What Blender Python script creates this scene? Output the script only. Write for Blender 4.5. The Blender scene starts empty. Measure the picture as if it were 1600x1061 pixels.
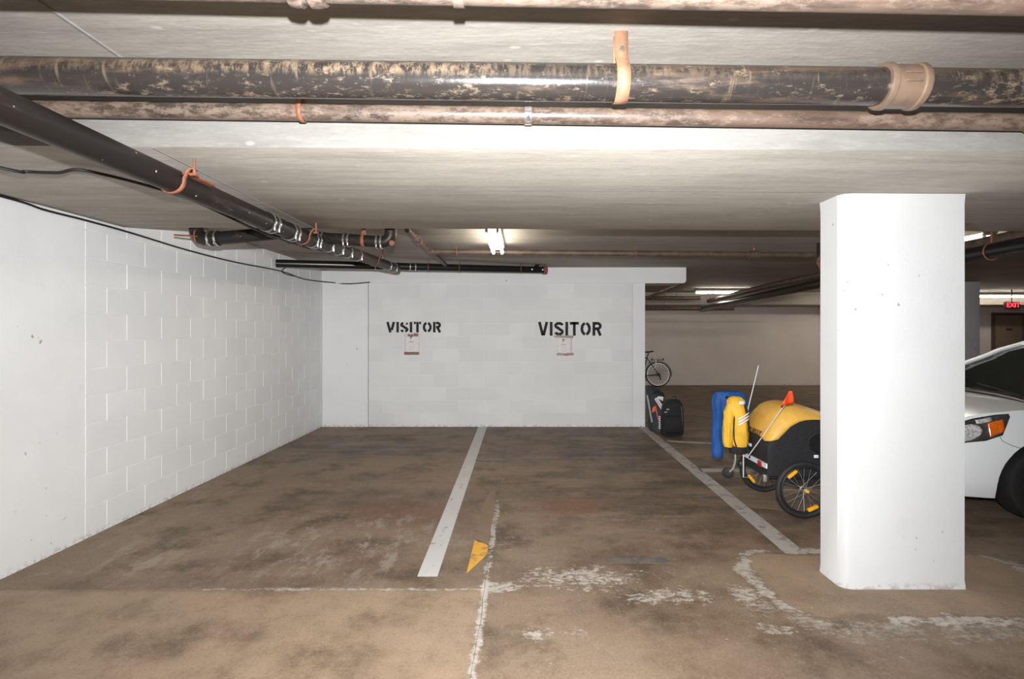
import bpy, bmesh, math, random
from mathutils import Vector, Matrix, noise as mnoise
R = random.Random(7)
PI = math.pi
scene = bpy.context.scene
C = scene.collection

# ------------------------------------------------------------------ camera
F = 818.0                       # focal length in pixels of the 1600 px frame
VX, VY = 815.0, 519.0           # vanishing point of the depth direction
EYE = 1.51
cam_d = bpy.data.cameras.new('camera'); cam = bpy.data.objects.new('camera', cam_d); C.objects.link(cam)
cam.location = (0, 0, EYE); cam.rotation_euler = (PI/2, 0, 0)
cam_d.sensor_width = 36; cam_d.sensor_fit = 'HORIZONTAL'; cam_d.lens = F/1600*36
cam_d.shift_x = -(VX-800)/1600; cam_d.shift_y = (VY-530.5)/1600
cam_d.clip_start = .02
scene.camera = cam

# ------------------------------------------------------------------ world, flash, exposure
w = bpy.data.worlds.new('world'); scene.world = w; w.use_nodes = True
w.node_tree.nodes['Background'].inputs[0].default_value = (.6, .58, .55, 1)
w.node_tree.nodes['Background'].inputs[1].default_value = .02
fl = bpy.data.lights.new('camera_flash', 'SPOT'); flo = bpy.data.objects.new('camera_flash', fl); C.objects.link(flo)
flo.location = (0, -.02, EYE+.2); flo.rotation_euler = (PI/2+.02, 0, .02)
fl.energy = 1200; fl.spot_size = math.radians(144); fl.spot_blend = 1.0; fl.shadow_soft_size = .02
fl.color = (.965, .985, 1)
TUBE_POWER = 38.0               # emission of the fluorescent tubes
vs = scene.view_settings
vs.view_transform = 'Standard'; vs.look = 'None'; vs.gamma = 1; vs.use_curve_mapping = False
vs.exposure = 0.0

def at(px, py, Y):              # a point at a known real depth
    return Vector(((px-VX)/F*Y, Y, EYE-(py-VY)/F*Y))

# ------------------------------------------------------------------ mesh helper
class MB:
    def __init__(s): s.v = []; s.f = []
    def add(s, vs, fs):
        o = len(s.v); s.v += [tuple(v) for v in vs]; s.f += [tuple(i+o for i in f) for f in fs]; return s
    def box(s, x0, x1, y0, y1, z0, z1):
        return s.add([(x0,y0,z0),(x1,y0,z0),(x1,y1,z0),(x0,y1,z0),(x0,y0,z1),(x1,y0,z1),(x1,y1,z1),(x0,y1,z1)],
                     [(0,3,2,1),(4,5,6,7),(0,1,5,4),(1,2,6,5),(2,3,7,6),(3,0,4,7)])
    def hexa(s, p): # 8 points bottom 4, top 4
        return s.add(p, [(0,3,2,1),(4,5,6,7),(0,1,5,4),(1,2,6,5),(2,3,7,6),(3,0,4,7)])
    def loft(s, rings, caps=True, closed=True):
        n = len(rings[0]); o = []
        for r in rings: o += list(r)
        fs = []
        for i in range(len(rings)-1):
            for j in range(n if closed else n-1):
                k = (j+1) % n
                fs.append((i*n+j, i*n+k, (i+1)*n+k, (i+1)*n+j))
        if caps and closed:
            fs.append(tuple(reversed(range(n)))); fs.append(tuple((len(rings)-1)*n+j for j in range(n)))
        return s.add(o, fs)
    def tube(s, path, r, n=14, closed=False, caps=True, flat=1.0):
        path = [Vector(p) for p in path]; m = len(path)
        rr = r if isinstance(r, (list, tuple)) else [r]*m
        rings = []; up = None
        for i, p in enumerate(path):
            if closed: t = path[(i+1) % m]-path[i-1]
            else: t = path[min(i+1, m-1)]-path[max(i-1, 0)]
            t.normalize()
            if up is None:
                up = Vector((0,0,1)) if abs(t.z) < .9 else Vector((1,0,0))
            a = t.cross(up)
            if a.length < 1e-6: a = t.cross(Vector((0,1,0)))
            a.normalize(); b = a.cross(t).normalized(); up = b
            rings.append([p+(a*math.cos(q)*rr[i]+b*math.sin(q)*rr[i]*flat) for q in [2*PI*k/n for k in range(n)]])
        if closed: rings.append(rings[0])
        return s.loft(rings, caps and not closed)
    def lathe(s, prof, org, axis, n=20, caps=True):  # prof: (radius, distance along axis)
        axis = Vector(axis).normalized(); up = Vector((0,0,1)) if abs(axis.z) < .9 else Vector((1,0,0))
        a = axis.cross(up).normalized(); b = axis.cross(a).normalized(); org = Vector(org)
        return s.loft([[org+axis*h+(a*math.cos(2*PI*k/n)+b*math.sin(2*PI*k/n))*max(r, 1e-4) for k in range(n)] for r, h in prof], caps)
    def ring(s, org, axis, rad, r, n=40, m=10):
        axis = Vector(axis).normalized(); up = Vector((0,0,1)) if abs(axis.z) < .9 else Vector((1,0,0))
        a = axis.cross(up).normalized(); b = axis.cross(a).normalized(); org = Vector(org); rings = []
        for k in range(n+1):
            q = 2*PI*k/n; d = a*math.cos(q)+b*math.sin(q)
            rings.append([org+d*(rad+r*math.cos(2*PI*j/m))+axis*r*math.sin(2*PI*j/m) for j in range(m)])
        return s.loft(rings, False)
    def prism(s, poly, fn0, fn1):   # poly of 2D points, two mapping functions for the two faces
        n = len(poly); v = [fn0(*p) for p in poly]+[fn1(*p) for p in poly]
        return s.add(v, [tuple(range(n)), tuple(reversed(range(n, 2*n)))]+[(i, n+i, n+(i+1) % n, (i+1) % n) for i in range(n)])
    def grid(s, pts, thick=None):    # pts[i][j]
        n = len(pts[0]); o = [p for row in pts for p in row]; m = len(pts)
        return s.add(o, [(i*n+j, i*n+j+1, (i+1)*n+j+1, (i+1)*n+j) for i in range(m-1) for j in range(n-1)])
    def mesh(s, name, mat, bevel=0, seg=2, ang=35, smooth=True):
        me = bpy.data.meshes.new(name); me.from_pydata(s.v, [], s.f)
        bm = bmesh.new(); bm.from_mesh(me)
        bmesh.ops.remove_doubles(bm, verts=bm.verts, dist=1e-5)
        bmesh.ops.recalc_face_normals(bm, faces=bm.faces)
        if bevel:
            ed = [e for e in bm.edges if len(e.link_faces) == 2 and e.calc_face_angle(0) > .5]
            bmesh.ops.bevel(bm, geom=ed, offset=bevel, segments=seg, affect='EDGES', profile=.5, clamp_overlap=True)
        bm.to_mesh(me); bm.free()
        me.materials.append(mat)
        if smooth:
            me.polygons.foreach_set('use_smooth', [True]*len(me.polygons))
            me.set_sharp_from_angle(angle=math.radians(ang))
        me.update(); return me
    def build(s, name, mat, parent=None, **k):
        lab = k.pop('label', None); solid = k.pop('solid', 0); sub = k.pop('sub', 0)
        return link(name, s.mesh(name, mat, **k), parent, lab, solid, sub)

def link(name, me, parent=None, label=None, solid=0, sub=0):
    o = bpy.data.objects.new(name, me); C.objects.link(o)
    if parent is not None:
        o.parent = parent
        o.matrix_parent_inverse = Matrix.Translation(-wloc(parent))
    if label: o['label'] = label
    if solid:
        m = o.modifiers.new('thickness', 'SOLIDIFY'); m.thickness = solid; m.offset = 0
    if sub:
        m = o.modifiers.new('smooth', 'SUBSURF'); m.levels = sub; m.render_levels = sub
    return o
def wloc(o):
    v = Vector((0,0,0))
    if o.type == 'EMPTY': v = Vector(o.location)
    return v
def thing(name, label, cat, loc=(0,0,0), group=None):
    o = bpy.data.objects.new(name, None); C.objects.link(o); o.location = loc; o.empty_display_size = .1
    return tag(o, label, cat, group)
def tag(o, label, cat, group=None):
    o['label'] = label; o['category'] = cat
    if group: o['group'] = group
    return o
def struct(o, label=None):
    o['kind'] = 'structure'
    if label: o['label'] = label
    return o

# ------------------------------------------------------------------ materials
class NT:
    def __init__(s, name):
        s.m = bpy.data.materials.new(name); s.m.use_nodes = True; s.t = s.m.node_tree
        s.b = s.t.nodes['Principled BSDF']; s.co = None
    def n(s, typ, **k):
        x = s.t.nodes.new(typ)
        for a, v in k.items(): setattr(x, a, v)
        return x
    def put(s, sock, v):
        if hasattr(v, 'is_output'): s.t.links.new(v, sock)
        elif isinstance(v, (tuple, list)) and len(v) == 3 and sock.type == 'RGBA': sock.default_value = (*v, 1)
        else: sock.default_value = v
    def coord(s):
        if s.co is None: s.co = s.n('ShaderNodeTexCoord').outputs['Object']
        return s.co
    def xyz(s):
        x = s.n('ShaderNodeSeparateXYZ'); s.t.links.new(s.coord(), x.inputs[0]); return x.outputs
    def math(s, op, a, b=0.0, c=0.0, clamp=False):
        x = s.n('ShaderNodeMath', operation=op, use_clamp=clamp)
        s.put(x.inputs[0], a); s.put(x.inputs[1], b); s.put(x.inputs[2], c); return x.outputs[0]
    def scaled(s, sc, off=(0,0,0)):
        x = s.n('ShaderNodeMapping'); s.t.links.new(s.coord(), x.inputs[0]); x.inputs['Scale'].default_value = sc
        x.inputs['Location'].default_value = off; return x.outputs[0]
    def noise(s, scale, detail=4, rough=.55, vec=None, dist=0.0):
        x = s.n('ShaderNodeTexNoise'); s.t.links.new(vec if vec is not None else s.coord(), x.inputs['Vector'])
        x.inputs['Scale'].default_value = scale; x.inputs['Detail'].default_value = detail; x.inputs['Roughness'].default_value = rough
        x.inputs['Distortion'].default_value = dist
        return x.outputs['Fac']
    def step(s, v, a, b, lo=0.0, hi=1.0):
        x = s.n('ShaderNodeMapRange'); x.clamp = True; x.interpolation_type = 'SMOOTHSTEP'
        s.put(x.inputs[0], v); x.inputs[1].default_value = a; x.inputs[2].default_value = b
        x.inputs[3].default_value = lo; x.inputs[4].default_value = hi; return x.outputs[0]
    def mix(s, f, a, b, mode='MIX'):
        x = s.n('ShaderNodeMix', data_type='RGBA', blend_type=mode)
        s.put(x.inputs[0], f); s.put(x.inputs[6], a); s.put(x.inputs[7], b); return x.outputs[2]
    def bump(s, h, strength=.3, dist=.01):
        x = s.n('ShaderNodeBump'); s.put(x.inputs['Height'], h); x.inputs['Strength'].default_value = strength
        x.inputs['Distance'].default_value = dist; s.t.links.new(x.outputs[0], s.b.inputs['Normal'])
    def out(s, col=None, rough=None, metal=None, **k):
        if col is not None: s.put(s.b.inputs['Base Color'], col)
        if rough is not None: s.put(s.b.inputs['Roughness'], rough)
        if metal is not None: s.put(s.b.inputs['Metallic'], metal)
        for a, v in k.items(): s.put(s.b.inputs[a.replace('_', ' ')], v)
        return s.m

def plain(name, col, rough=.5, metal=0, var=.12, scale=20, bump=0, **k):
    t = NT(name); f = t.step(t.noise(scale), .3, .7)
    c = t.mix(f, tuple(x*(1-var) for x in col), tuple(min(1, x*(1+var)) for x in col))
    if bump: t.bump(t.noise(scale*3), bump, .004)
    return t.out(c, rough, metal, **k)
def emit(name, col, e):
    t = NT(name); t.out((.8,.8,.8), .4, 0, Emission_Color=(*col, 1), Emission_Strength=e); return t.m

def whitewall(name, base=(.88,.885,.89), pits=True, dim=0):
    t = NT(name); t.co = t.n('ShaderNodeNewGeometry').outputs['Position']
    f = t.step(t.noise(1.6, 5), .35, .7)
    oi = t.n('ShaderNodeObjectInfo').outputs['Random']
    g = tuple(x*.93 for x in base)
    c = t.mix(f, base, g)
    c = t.mix(t.math('MULTIPLY', oi, .5), c, tuple(x*(.90-dim) for x in base))
    h = t.noise(55, 5, .6)
    if pits:
        wv = t.n('ShaderNodeVectorMath', operation='ADD'); t.t.links.new(t.coord(), wv.inputs[0])
        nz = t.n('ShaderNodeTexNoise'); t.t.links.new(t.coord(), nz.inputs['Vector']); nz.inputs['Scale'].default_value = 30
        sc_ = t.n('ShaderNodeVectorMath', operation='SCALE'); t.t.links.new(nz.outputs['Color'], sc_.inputs[0]); sc_.inputs['Scale'].default_value = .035
        t.t.links.new(sc_.outputs[0], wv.inputs[1])
        for vs_, th, lo in ((6.0,.085,.50), (13.0,.10,.555)):
            v = t.n('ShaderNodeTexVoronoi'); t.t.links.new(wv.outputs[0], v.inputs['Vector']); v.inputs['Scale'].default_value = vs_
            sp = t.math('MULTIPLY', t.step(v.outputs['Distance'], th, th*.5), t.step(t.noise(1.7, 3), lo, lo+.05))
            c = t.mix(t.math('MULTIPLY', sp, .72), c, (.20,.18,.16))
        c = t.mix(t.math('MULTIPLY', t.step(t.noise(3.0, 6, .7, t.scaled((1,1,.5))), .60, .75), .22), c, (.45,.44,.43))
    # scuffs low on the wall
    z = t.xyz()[2]
    low = t.math('MULTIPLY', t.step(z, .055, .0), t.step(t.noise(22, 6, .7), .46, .60))
    c = t.mix(t.math('MULTIPLY', low, .55), c, (.30,.25,.2))
    t.bump(t.math('ADD', h, t.noise(7, 3)), .22, .006)
    return t.out(c, .62)

def concrete(name, base, dark, streak=(1,9,9), seams=True):
    t = NT(name)
    a = t.noise(1.1, 6, .6, t.scaled(streak)); b = t.noise(.8, 4)
    c = t.mix(t.step(a, .32, .68), dark, base)
    c = t.mix(t.math('MULTIPLY', t.step(b, .4, .7), .5), c, tuple(x*1.12 for x in base))
    fine = t.noise(7, 8, .75, t.scaled((1,7,7)))
    c = t.mix(t.step(fine, .50, .66, 0, .45), c, tuple(x*1.30 for x in base))
    ln = t.noise(26, 6, .7, t.scaled((.35,3,3)))
    c = t.mix(t.step(ln, .55, .72, 0, .5), c, tuple(x*1.4 for x in base)); c = t.mix(t.step(ln, .45, .28, 0, .4), c, tuple(x*.6 for x in dark))
    c = t.mix(t.step(fine, .45, .33, 0, .35), c, tuple(x*.72 for x in dark))
    v = t.n('ShaderNodeTexVoronoi'); t.t.links.new(t.scaled((3.2,7,7)), v.inputs['Vector']); v.inputs['Scale'].default_value = 1.0
    sp = t.math('MULTIPLY', t.step(v.outputs['Distance'], .09, .05), .6)
    c = t.mix(sp, c, tuple(min(1, x*1.5) for x in base))
    t.bump(t.math('ADD', fine, t.noise(40, 4)), .25, .006)
    return t.out(c, .8)

def rusty(name, black=(.022,.018,.016), rust=(.20,.10,.055), tan=(.50,.35,.22), amt=.5, rough=.33, along='X', dots=.1, spec=.6, peel=False):
    t = NT(name)
    sc = {'X': (.9,6,6), 'Y': (6,.9,6)}[along]
    a = t.noise(2.6, 8, .68, t.scaled(sc)); b = t.noise(1.0, 3, .5, t.scaled(tuple(x*.5 for x in sc), (3,1,2)))
    m = t.math('ADD', t.math('MULTIPLY', a, .7), t.math('MULTIPLY', b, .5))
    r1 = t.step(m, .66-.22*amt, .86-.2*amt)
    c = t.mix(r1, black, rust)
    fsc = {'X': (.45,1,1), 'Y': (1,.45,1)}[along]
    big_ = t.noise(1.3, 3, .5, t.scaled({'X': (.7,2.5,2.5), 'Y': (2.5,.7,2.5)}[along], (5,2,8)))
    fl_ = t.step(t.math('ADD', t.noise(34, 9, .8, t.scaled(fsc, (9,4,1))), t.math('MULTIPLY', big_, .45)), .80-.16*amt, .92-.14*amt)
    c = t.mix(t.math('MULTIPLY', fl_, .42), c, tan)
    v = t.n('ShaderNodeTexVoronoi'); t.t.links.new(t.coord(), v.inputs['Vector']); v.inputs['Scale'].default_value = 17
    c = t.mix(t.math('MULTIPLY', t.math('MULTIPLY', t.step(v.outputs['Distance'], .11, .05), t.step(t.noise(3.0, 2), .40, .52)), dots), c, (.62,.55,.48))
    if peel:
        x_, y_, z_ = t.xyz()
        zr = t.math('SUBTRACT', z_, t.math('SUBTRACT', EYE+.955, t.math('MULTIPLY', x_, .0125)))
        st_ = t.noise(30, 7, .75, t.scaled((1.3,.3,.5), (1,7,3)))
        top_ = t.math('MULTIPLY', t.step(zr, -.022, .012), t.step(zr, .056, .030))
        top_ = t.math('MULTIPLY', top_, t.step(x_, 1.2, -.3, .25, 1))
        k_ = t.math('MULTIPLY', t.math('MULTIPLY', top_, t.step(st_, .44, .60)), t.step(big_, .34, .56, .25, 1))
        drip = t.math('MULTIPLY', t.step(t.noise(16, 4, .6, t.scaled((1.6,.15,.22), (4,1,9))), .60, .68), t.step(zr, -.06, .0, .25, .8))
        c = t.mix(t.math('MULTIPLY', t.math('MAXIMUM', k_, t.math('MULTIPLY', drip, .5)), .62), c, (.44,.31,.20))
        fl_ = t.math('MAXIMUM', fl_, k_)
    ro = t.math('ADD', rough, t.math('MULTIPLY', t.math('MAXIMUM', r1, fl_), .34))
    t.bump(t.noise(30, 6), .25, .003)
    return t.out(c, ro, .0, Specular_IOR_Level=spec)

M = {}
M['white'] = whitewall('painted_concrete')
M['block'] = whitewall('painted_block', (.87,.875,.88), pits=False)
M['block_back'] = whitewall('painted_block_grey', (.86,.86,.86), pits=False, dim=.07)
M['mortar'] = whitewall('painted_mortar', (.89,.89,.89), pits=False)
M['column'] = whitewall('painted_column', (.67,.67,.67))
M['farwall'] = whitewall('far_wall_paint', (.68,.60,.54))
M['ceil'] = concrete('ceiling_concrete', (.355,.325,.285), (.275,.25,.22))
M['beam'] = concrete('beam_concrete', (.47,.435,.385), (.36,.33,.285))
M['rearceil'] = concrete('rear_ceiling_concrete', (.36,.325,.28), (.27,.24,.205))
M['beam_dimmed'] = concrete('beam_concrete_dimmed', (.25,.238,.22), (.205,.195,.178), (1.5,1.5,5))  # beam concrete darkened so the flash-lit front face clips less
M['bigpipe'] = rusty('black_iron_pipe', (.030,.026,.024), (.125,.08,.056), (.38,.27,.18), .42, .22, peel=True)
M['midpipe'] = rusty('brown_iron_pipe', (.045,.034,.028), (.135,.085,.06), (.30,.22,.165), .75, .30)
M['nearpipe'] = rusty('pink_iron_pipe', (.06,.045,.038), (.17,.11,.08), (.29,.22,.17), .85, .4)
M['drain'] = rusty('drain_iron', (.016,.013,.012), (.06,.042,.034), (.20,.15,.12), .30, .42, 'Y', .75, .3)
M['drainx'] = rusty('branch_iron', (.016,.013,.012), (.05,.036,.03), (.2,.15,.12), .15, .42, 'X', .3, .3)
M['blackpipe'] = plain('black_abs_pipe', (.010,.010,.010), .28, 0, .2)
M['brownpipe'] = plain('brown_painted_pipe', (.10,.065,.045), .5, 0, .3, 12)
M['fitting'] = plain('bronze_painted_fitting', (.20,.135,.095), .36, .2, .15, 14, .1)
M['rust'] = plain('rust_strap', (.24,.085,.045), .65, 0, .25, 40, .2)
M['palerust'] = plain('pale_copper_strap', (.33,.17,.10), .55, 0, .15, 25, .2)
M['steel'] = plain('stainless_band', (.62,.60,.57), .25, .9, .1, 30)
M['cable'] = plain('black_cable', (.012,.012,.012), .5)
M['tube'] = emit('fluorescent_tube', (1.0,.93,.82), TUBE_POWER)
M['fixture'] = plain('fixture_enamel', (.55,.52,.46), .45)
M['fixture_dark'] = plain('fixture_grey', (.16,.15,.13), .5)
M['socket'] = plain('tube_socket', (.75,.72,.66), .5)
M['stencil'] = plain('stencil_paint', (.013,.013,.013), .75, 0, .5, 45)
M['paper'] = plain('paper', (.84,.81,.80), .7, 0, .03)
M['tape'] = plain('brown_tape', (.25,.14,.09), .35, 0, .25, 60)
M['ink'] = plain('printed_ink', (.20,.19,.19), .6)
M['faint_ink'] = plain('faint_ink', (.60,.58,.58), .6)
M['rubber'] = plain('tyre_rubber', (.016,.015,.015), .65, 0, .2, 30, .1)
M['blackcloth'] = plain('black_fabric', (.012,.012,.014), .8, 0, .3, 60, .3)
M['mesh_cloth'] = plain('black_mesh_window', (.005,.005,.006), .55, 0, .3, 90)
M['yellow'] = plain('yellow_nylon', (.74,.415,.075), .48, 0, .08, 10, .08)
M['jacket_yellow'] = plain('yellow_jacket_cloth', (.78,.44,.03), .6, 0, .1, 9, .15)
M['blue'] = plain('blue_cloth', (.003,.062,.25), .7, 0, .15, 9, .2)
M['orange'] = plain('orange_flag', (.90,.075,.010), .55, 0, .08)
M['reflect'] = plain('silver_reflective', (.85,.86,.88), .35, .2, .04)
M['redrefl'] = plain('red_reflector', (.40,.012,.018), .2)
M['amber'] = plain('amber_reflector', (.95,.42,.02), .2, 0, .15, 80)
M['alu'] = plain('aluminium', (.68,.67,.66), .3, .8, .06)
M['darkmetal'] = plain('dark_metal', (.03,.03,.03), .4, .5)
M['darkprint'] = plain('dark_print', (.10,.055,.015), .6)
M['carwhite'] = plain('white_car_paint', (.90,.91,.92), .25, 0, .01, 3, Coat_Weight=.8, Coat_Roughness=.05)
M['glass'] = plain('car_glass', (.010,.013,.013), .04, 0, .05)
M['trimblack'] = plain('black_plastic', (.018,.018,.018), .45)
M['lamp'] = plain('smoked_lamp_housing', (.16,.15,.14), .12, .6, .3, 12, Coat_Weight=1.0)
M['chrome'] = plain('chrome_reflector', (.72,.72,.72), .28, .35, .35, 55)
M['turn'] = plain('orange_turn_lens', (.85,.16,.015), .12, 0, .2, 60, Coat_Weight=1.0)
M['door'] = plain('brown_door', (.20,.14,.105), .5, 0, .06, 4)
M['doorframe'] = plain('dark_door_frame', (.09,.06,.045), .5)
M['exit'] = emit('exit_glow', (1, .03, .06), 2.5)
M['exitbox'] = plain('exit_housing', (.20,.025,.025), .4)
M['bagbody'] = plain('charcoal_bag', (.03,.034,.038), .7, 0, .3, 30, .2)
M['greytrim'] = plain('grey_trim', (.33,.35,.36), .45, 0, .1)
M['orangepatch'] = plain('orange_patch', (.80,.15,.03), .5)
M['whitecloth'] = plain('white_cloth', (.72,.70,.69), .6, 0, .06)
M['redprint'] = plain('red_print', (.62,.10,.09), .6)
M['bluepaint'] = plain('blue_bicycle_paint', (.01,.03,.12), .35)
M['whiterim'] = plain('white_tyre_wall', (.92,.92,.92), .4, 0, .03)

def paint(name, col, wear, under, scale=9):
    t = NT(name)
    m = t.step(t.noise(scale, 8, .72), .60-wear*.25, .68-wear*.2)
    m2 = t.step(t.noise(2.2, 4), .45, .75)
    c = t.mix(t.math('MULTIPLY', m2, .30), col, tuple(x*.72 for x in col))
    c = t.mix(t.math('MULTIPLY', m, .8), c, under)
    t.bump(t.noise(35, 5), .2, .003)
    return t.out(c, .7)
M['line'] = paint('white_line_paint', (.56,.55,.525), .10, (.20,.155,.12))
M['lineold'] = paint('worn_line_paint', (.40,.37,.34), .35, (.17,.13,.10))
M['yellowline'] = paint('yellow_line_paint', (.72,.36,.035), .30, (.25,.18,.12), 14)
M['yellowold'] = paint('faded_yellow_paint', (.225,.155,.09), .6, (.19,.14,.105), 14)
M['bluemark'] = paint('faded_blue_paint', (.095,.095,.092), .75, (.17,.13,.10), 7)

def floor_mat():
    t = NT('garage_floor_concrete'); x, y, z = t.xyz()
    big = t.noise(.55, 5, .6, t.scaled((.8,1.2,1))); med = t.noise(2.2, 7, .65); fine = t.noise(16, 8, .75)
    c = t.mix(t.step(big, .36, .66), (.165,.122,.094), (.30,.245,.20))
    c = t.mix(t.step(med, .44, .68, 0, .75), c, (.26,.215,.18))
    c = t.mix(t.step(med, .52, .32, 0, .75), c, (.075,.058,.047))
    # oily darker streaks with a shape of their own where cars stop
    def blob(cx, cy, rx, ry, soft=1.0):
        dx = t.math('DIVIDE', t.math('SUBTRACT', x, cx), rx); dy = t.math('DIVIDE', t.math('SUBTRACT', y, cy), ry)
        d = t.math('ADD', t.math('MULTIPLY', dx, dx), t.math('MULTIPLY', dy, dy))
        return t.step(d, 1.0+soft*.5, max(.0, 1.0-soft))
    st = t.noise(1.5, 7, .7, t.scaled((.55,2.2,1), (2.3,.7,0)))
    stain = t.step(st, .42, .62)
    for cx, cy, rx, ry, a in ((-1.9,7.0,1.2,.75,.75), (.9,7.0,.95,.7,.6), (-1.6,4.6,1.1,.5,.45), (.6,4.9,1.4,1.0,.35), (-2.4,2.9,.9,.3,.4), (1.6,5.4,1.6,2.6,.25), (5,8,5.5,6,.55), (-.62,2.72,.12,.2,.6)):
        c = t.mix(t.math('MULTIPLY', t.math('MULTIPLY', blob(cx,cy,rx,ry), stain), a), c, (.052,.042,.036))
    c = t.mix(t.math('MULTIPLY', blob(.45,4.55,.36,.26), t.step(med,.35,.55,0,.7)), c, (.19,.085,.055))
    c = t.mix(t.math('MULTIPLY', blob(-1.0,4.35,.6,.35), t.step(med,.35,.55,0,.6)), c, (.18,.085,.06))
    # grey scuffed area of the left stall
    sc = t.step(t.noise(5, 9, .75, t.scaled((1.2,.6,1))), .50, .62)
    c = t.mix(t.math('MULTIPLY', t.math('MULTIPLY', blob(-1.25,3.75,1.0,.66), sc), .8), c, (.36,.345,.325))
    c = t.mix(t.math('MULTIPLY', t.math('MULTIPLY', blob(-2.6,3.35,.45,.5), sc), .6), c, (.42,.395,.36))
    c = t.mix(t.math('MULTIPLY', t.math('MULTIPLY', blob(-2.95,5.2,.3,2.6), sc), .5), c, (.38,.34,.30))
    # tan newer concrete in the drive aisle
    aisle = t.step(y, 3.10, 3.02)
    left = t.math('MULTIPLY', aisle, t.step(x, -.215, -.23))
    c = t.mix(t.math('MULTIPLY', left, t.step(med, .3, .62, .15, .65)), c, (.42,.335,.265))
    c = t.mix(t.math('MULTIPLY', blob(.3,2.3,.9,.38), .16), c, (.37,.295,.235))
    # patched concrete apron around the column: rounded box distance
    def rbox(cx, cy, hx, hy, r):
        dx = t.math('MAXIMUM', t.math('SUBTRACT', t.math('ABSOLUTE', t.math('SUBTRACT', x, cx)), hx-r), 0.0)
        dy = t.math('MAXIMUM', t.math('SUBTRACT', t.math('ABSOLUTE', t.math('SUBTRACT', y, cy)), hy-r), 0.0)
        return t.math('SUBTRACT', t.math('SQRT', t.math('ADD', t.math('MULTIPLY', dx, dx), t.math('MULTIPLY', dy, dy))), r)
    wob = t.math('MULTIPLY', t.math('SUBTRACT', t.noise(4, 5, .65), .5), .22)
    d = t.math('ADD', rbox(2.30, 3.17, .85, .40, .22), wob)
    c = t.mix(t.step(d, .0, -.04, 0, .75), c, t.mix(t.step(med,.35,.65), (.29,.235,.19), (.37,.29,.225)))
    chalk = t.math('ADD', t.math('MULTIPLY', t.noise(6, 10, .80), .45), t.math('MULTIPLY', t.noise(28, 8, .75, t.scaled((.7,1.3,1))), .55))
    def residue(mask, lo, hi, amt=.85):
        nonlocal c
        k = t.math('MULTIPLY', t.step(t.math('ADD', chalk, t.math('MULTIPLY', mask, .20)), lo-.075, hi-.075), amt*.9)
        k = t.math('MULTIPLY', k, t.step(mask, .0, .25))
        c = t.mix(k, c, (.58,.60,.64))
    brk = t.step(t.noise(2.4, 4, .6), .30, .52)
    band = t.math('MULTIPLY', brk, t.math('MULTIPLY', t.step(d, -.06, .02), t.step(d, .14, .04)))
    residue(band, .68, .80, .8)
    residue(t.math('MULTIPLY', t.math('MULTIPLY', t.step(d, -.02, .05), t.step(d, .42, .1)), t.step(y, 3.3, 2.9)), .72, .86, .5)
    joint = t.step(t.math('ABSOLUTE', t.math('ADD', t.math('ADD', x, .215), t.math('MULTIPLY', wob, .25))), .05, .004)
    residue(t.math('MULTIPLY', t.math('MULTIPLY', joint, t.step(y, 5.6, 4.0)), t.math('ADD', t.math('MULTIPLY', brk, .35), .65)), .68, .79, .95)
    residue(t.math('MULTIPLY', t.step(t.math('ABSOLUTE', t.math('SUBTRACT', y, 3.075)), .06, .004), t.math('MULTIPLY', t.step(x, -2.6, -1.6), t.step(x, -.2, -.23))), .72, .84, .7)
    residue(blob(.35,3.22,.62,.24), .74, .83, .8)
    residue(blob(.85,2.98,.42,.13), .74, .83, .8)
    residue(blob(-.12,3.1,.16,.10), .72, .80, .8)
    residue(blob(-.08,3.75,.20,.28), .80, .88, .6)
    residue(blob(.55,3.12,.85,.30), .83, .90, .8); residue(blob(.08,2.62,.12,.10), .76, .84, .8); residue(blob(.28,2.62,.10,.07), .76, .84, .8)
    residue(blob(1.28,3.02,.12,.16), .70, .82, .7); residue(blob(1.30,2.66,.16,.08), .74, .84, .8)
    residue(blob(.95,4.4,.14,.08), .78, .86, .6)
    # loose specks and grit
    v = t.n('ShaderNodeTexVoronoi'); t.t.links.new(t.coord(), v.inputs['Vector']); v.inputs['Scale'].default_value = 6.5
    sp = t.math('MULTIPLY', t.step(v.outputs['Distance'], .06, .03), t.step(t.noise(1.1, 2), .46, .55))
    c = t.mix(t.math('MULTIPLY', sp, .55), c, (.58,.54,.49))
    c = t.mix(t.step(fine, .52, .70, 0, .30), c, (.44,.39,.34)); c = t.mix(t.step(fine, .46, .30, 0, .35), c, (.07,.055,.045))
    gr = t.noise(75, 5, .7); c = t.mix(t.step(gr, .52, .72, 0, .35), c, (.46,.40,.34)); c = t.mix(t.step(gr, .48, .28, 0, .45), c, (.05,.04,.033))
    # hairline cracks
    cr = t.math('ABSOLUTE', t.math('SUBTRACT', t.math('ADD', y, t.math('MULTIPLY', t.noise(3.0, 5, .7), .35)), 6.33))
    crm = t.math('MULTIPLY', t.step(cr, .022, .006), t.math('MULTIPLY', t.step(x, -.62, -.52), t.step(x, -.18, -.21)))
    c = t.mix(t.math('MULTIPLY', crm, .8), c, (.03,.024,.02))
    cr2 = t.math('ABSOLUTE', t.math('SUBTRACT', t.math('ADD', y, t.math('MULTIPLY', t.noise(1.0, 5, .7), .12)), 6.28))
    c = t.mix(t.math('MULTIPLY', t.step(cr2, .02, .004), t.math('MULTIPLY', t.step(x, -.2, -.15), t.step(x, 1.7, 1.2, 0, .5))), c, (.05,.04,.034))
    c = t.mix(1.0, c, (.94,.84,.71), 'MULTIPLY')
    t.bump(t.math('ADD', fine, t.math('MULTIPLY', med, 1.5)), .28, .006)
    return t.out(c, t.step(big, .35, .65, .50, .72), 0, Specular_IOR_Level=.35)
M['floor'] = floor_mat()

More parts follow.
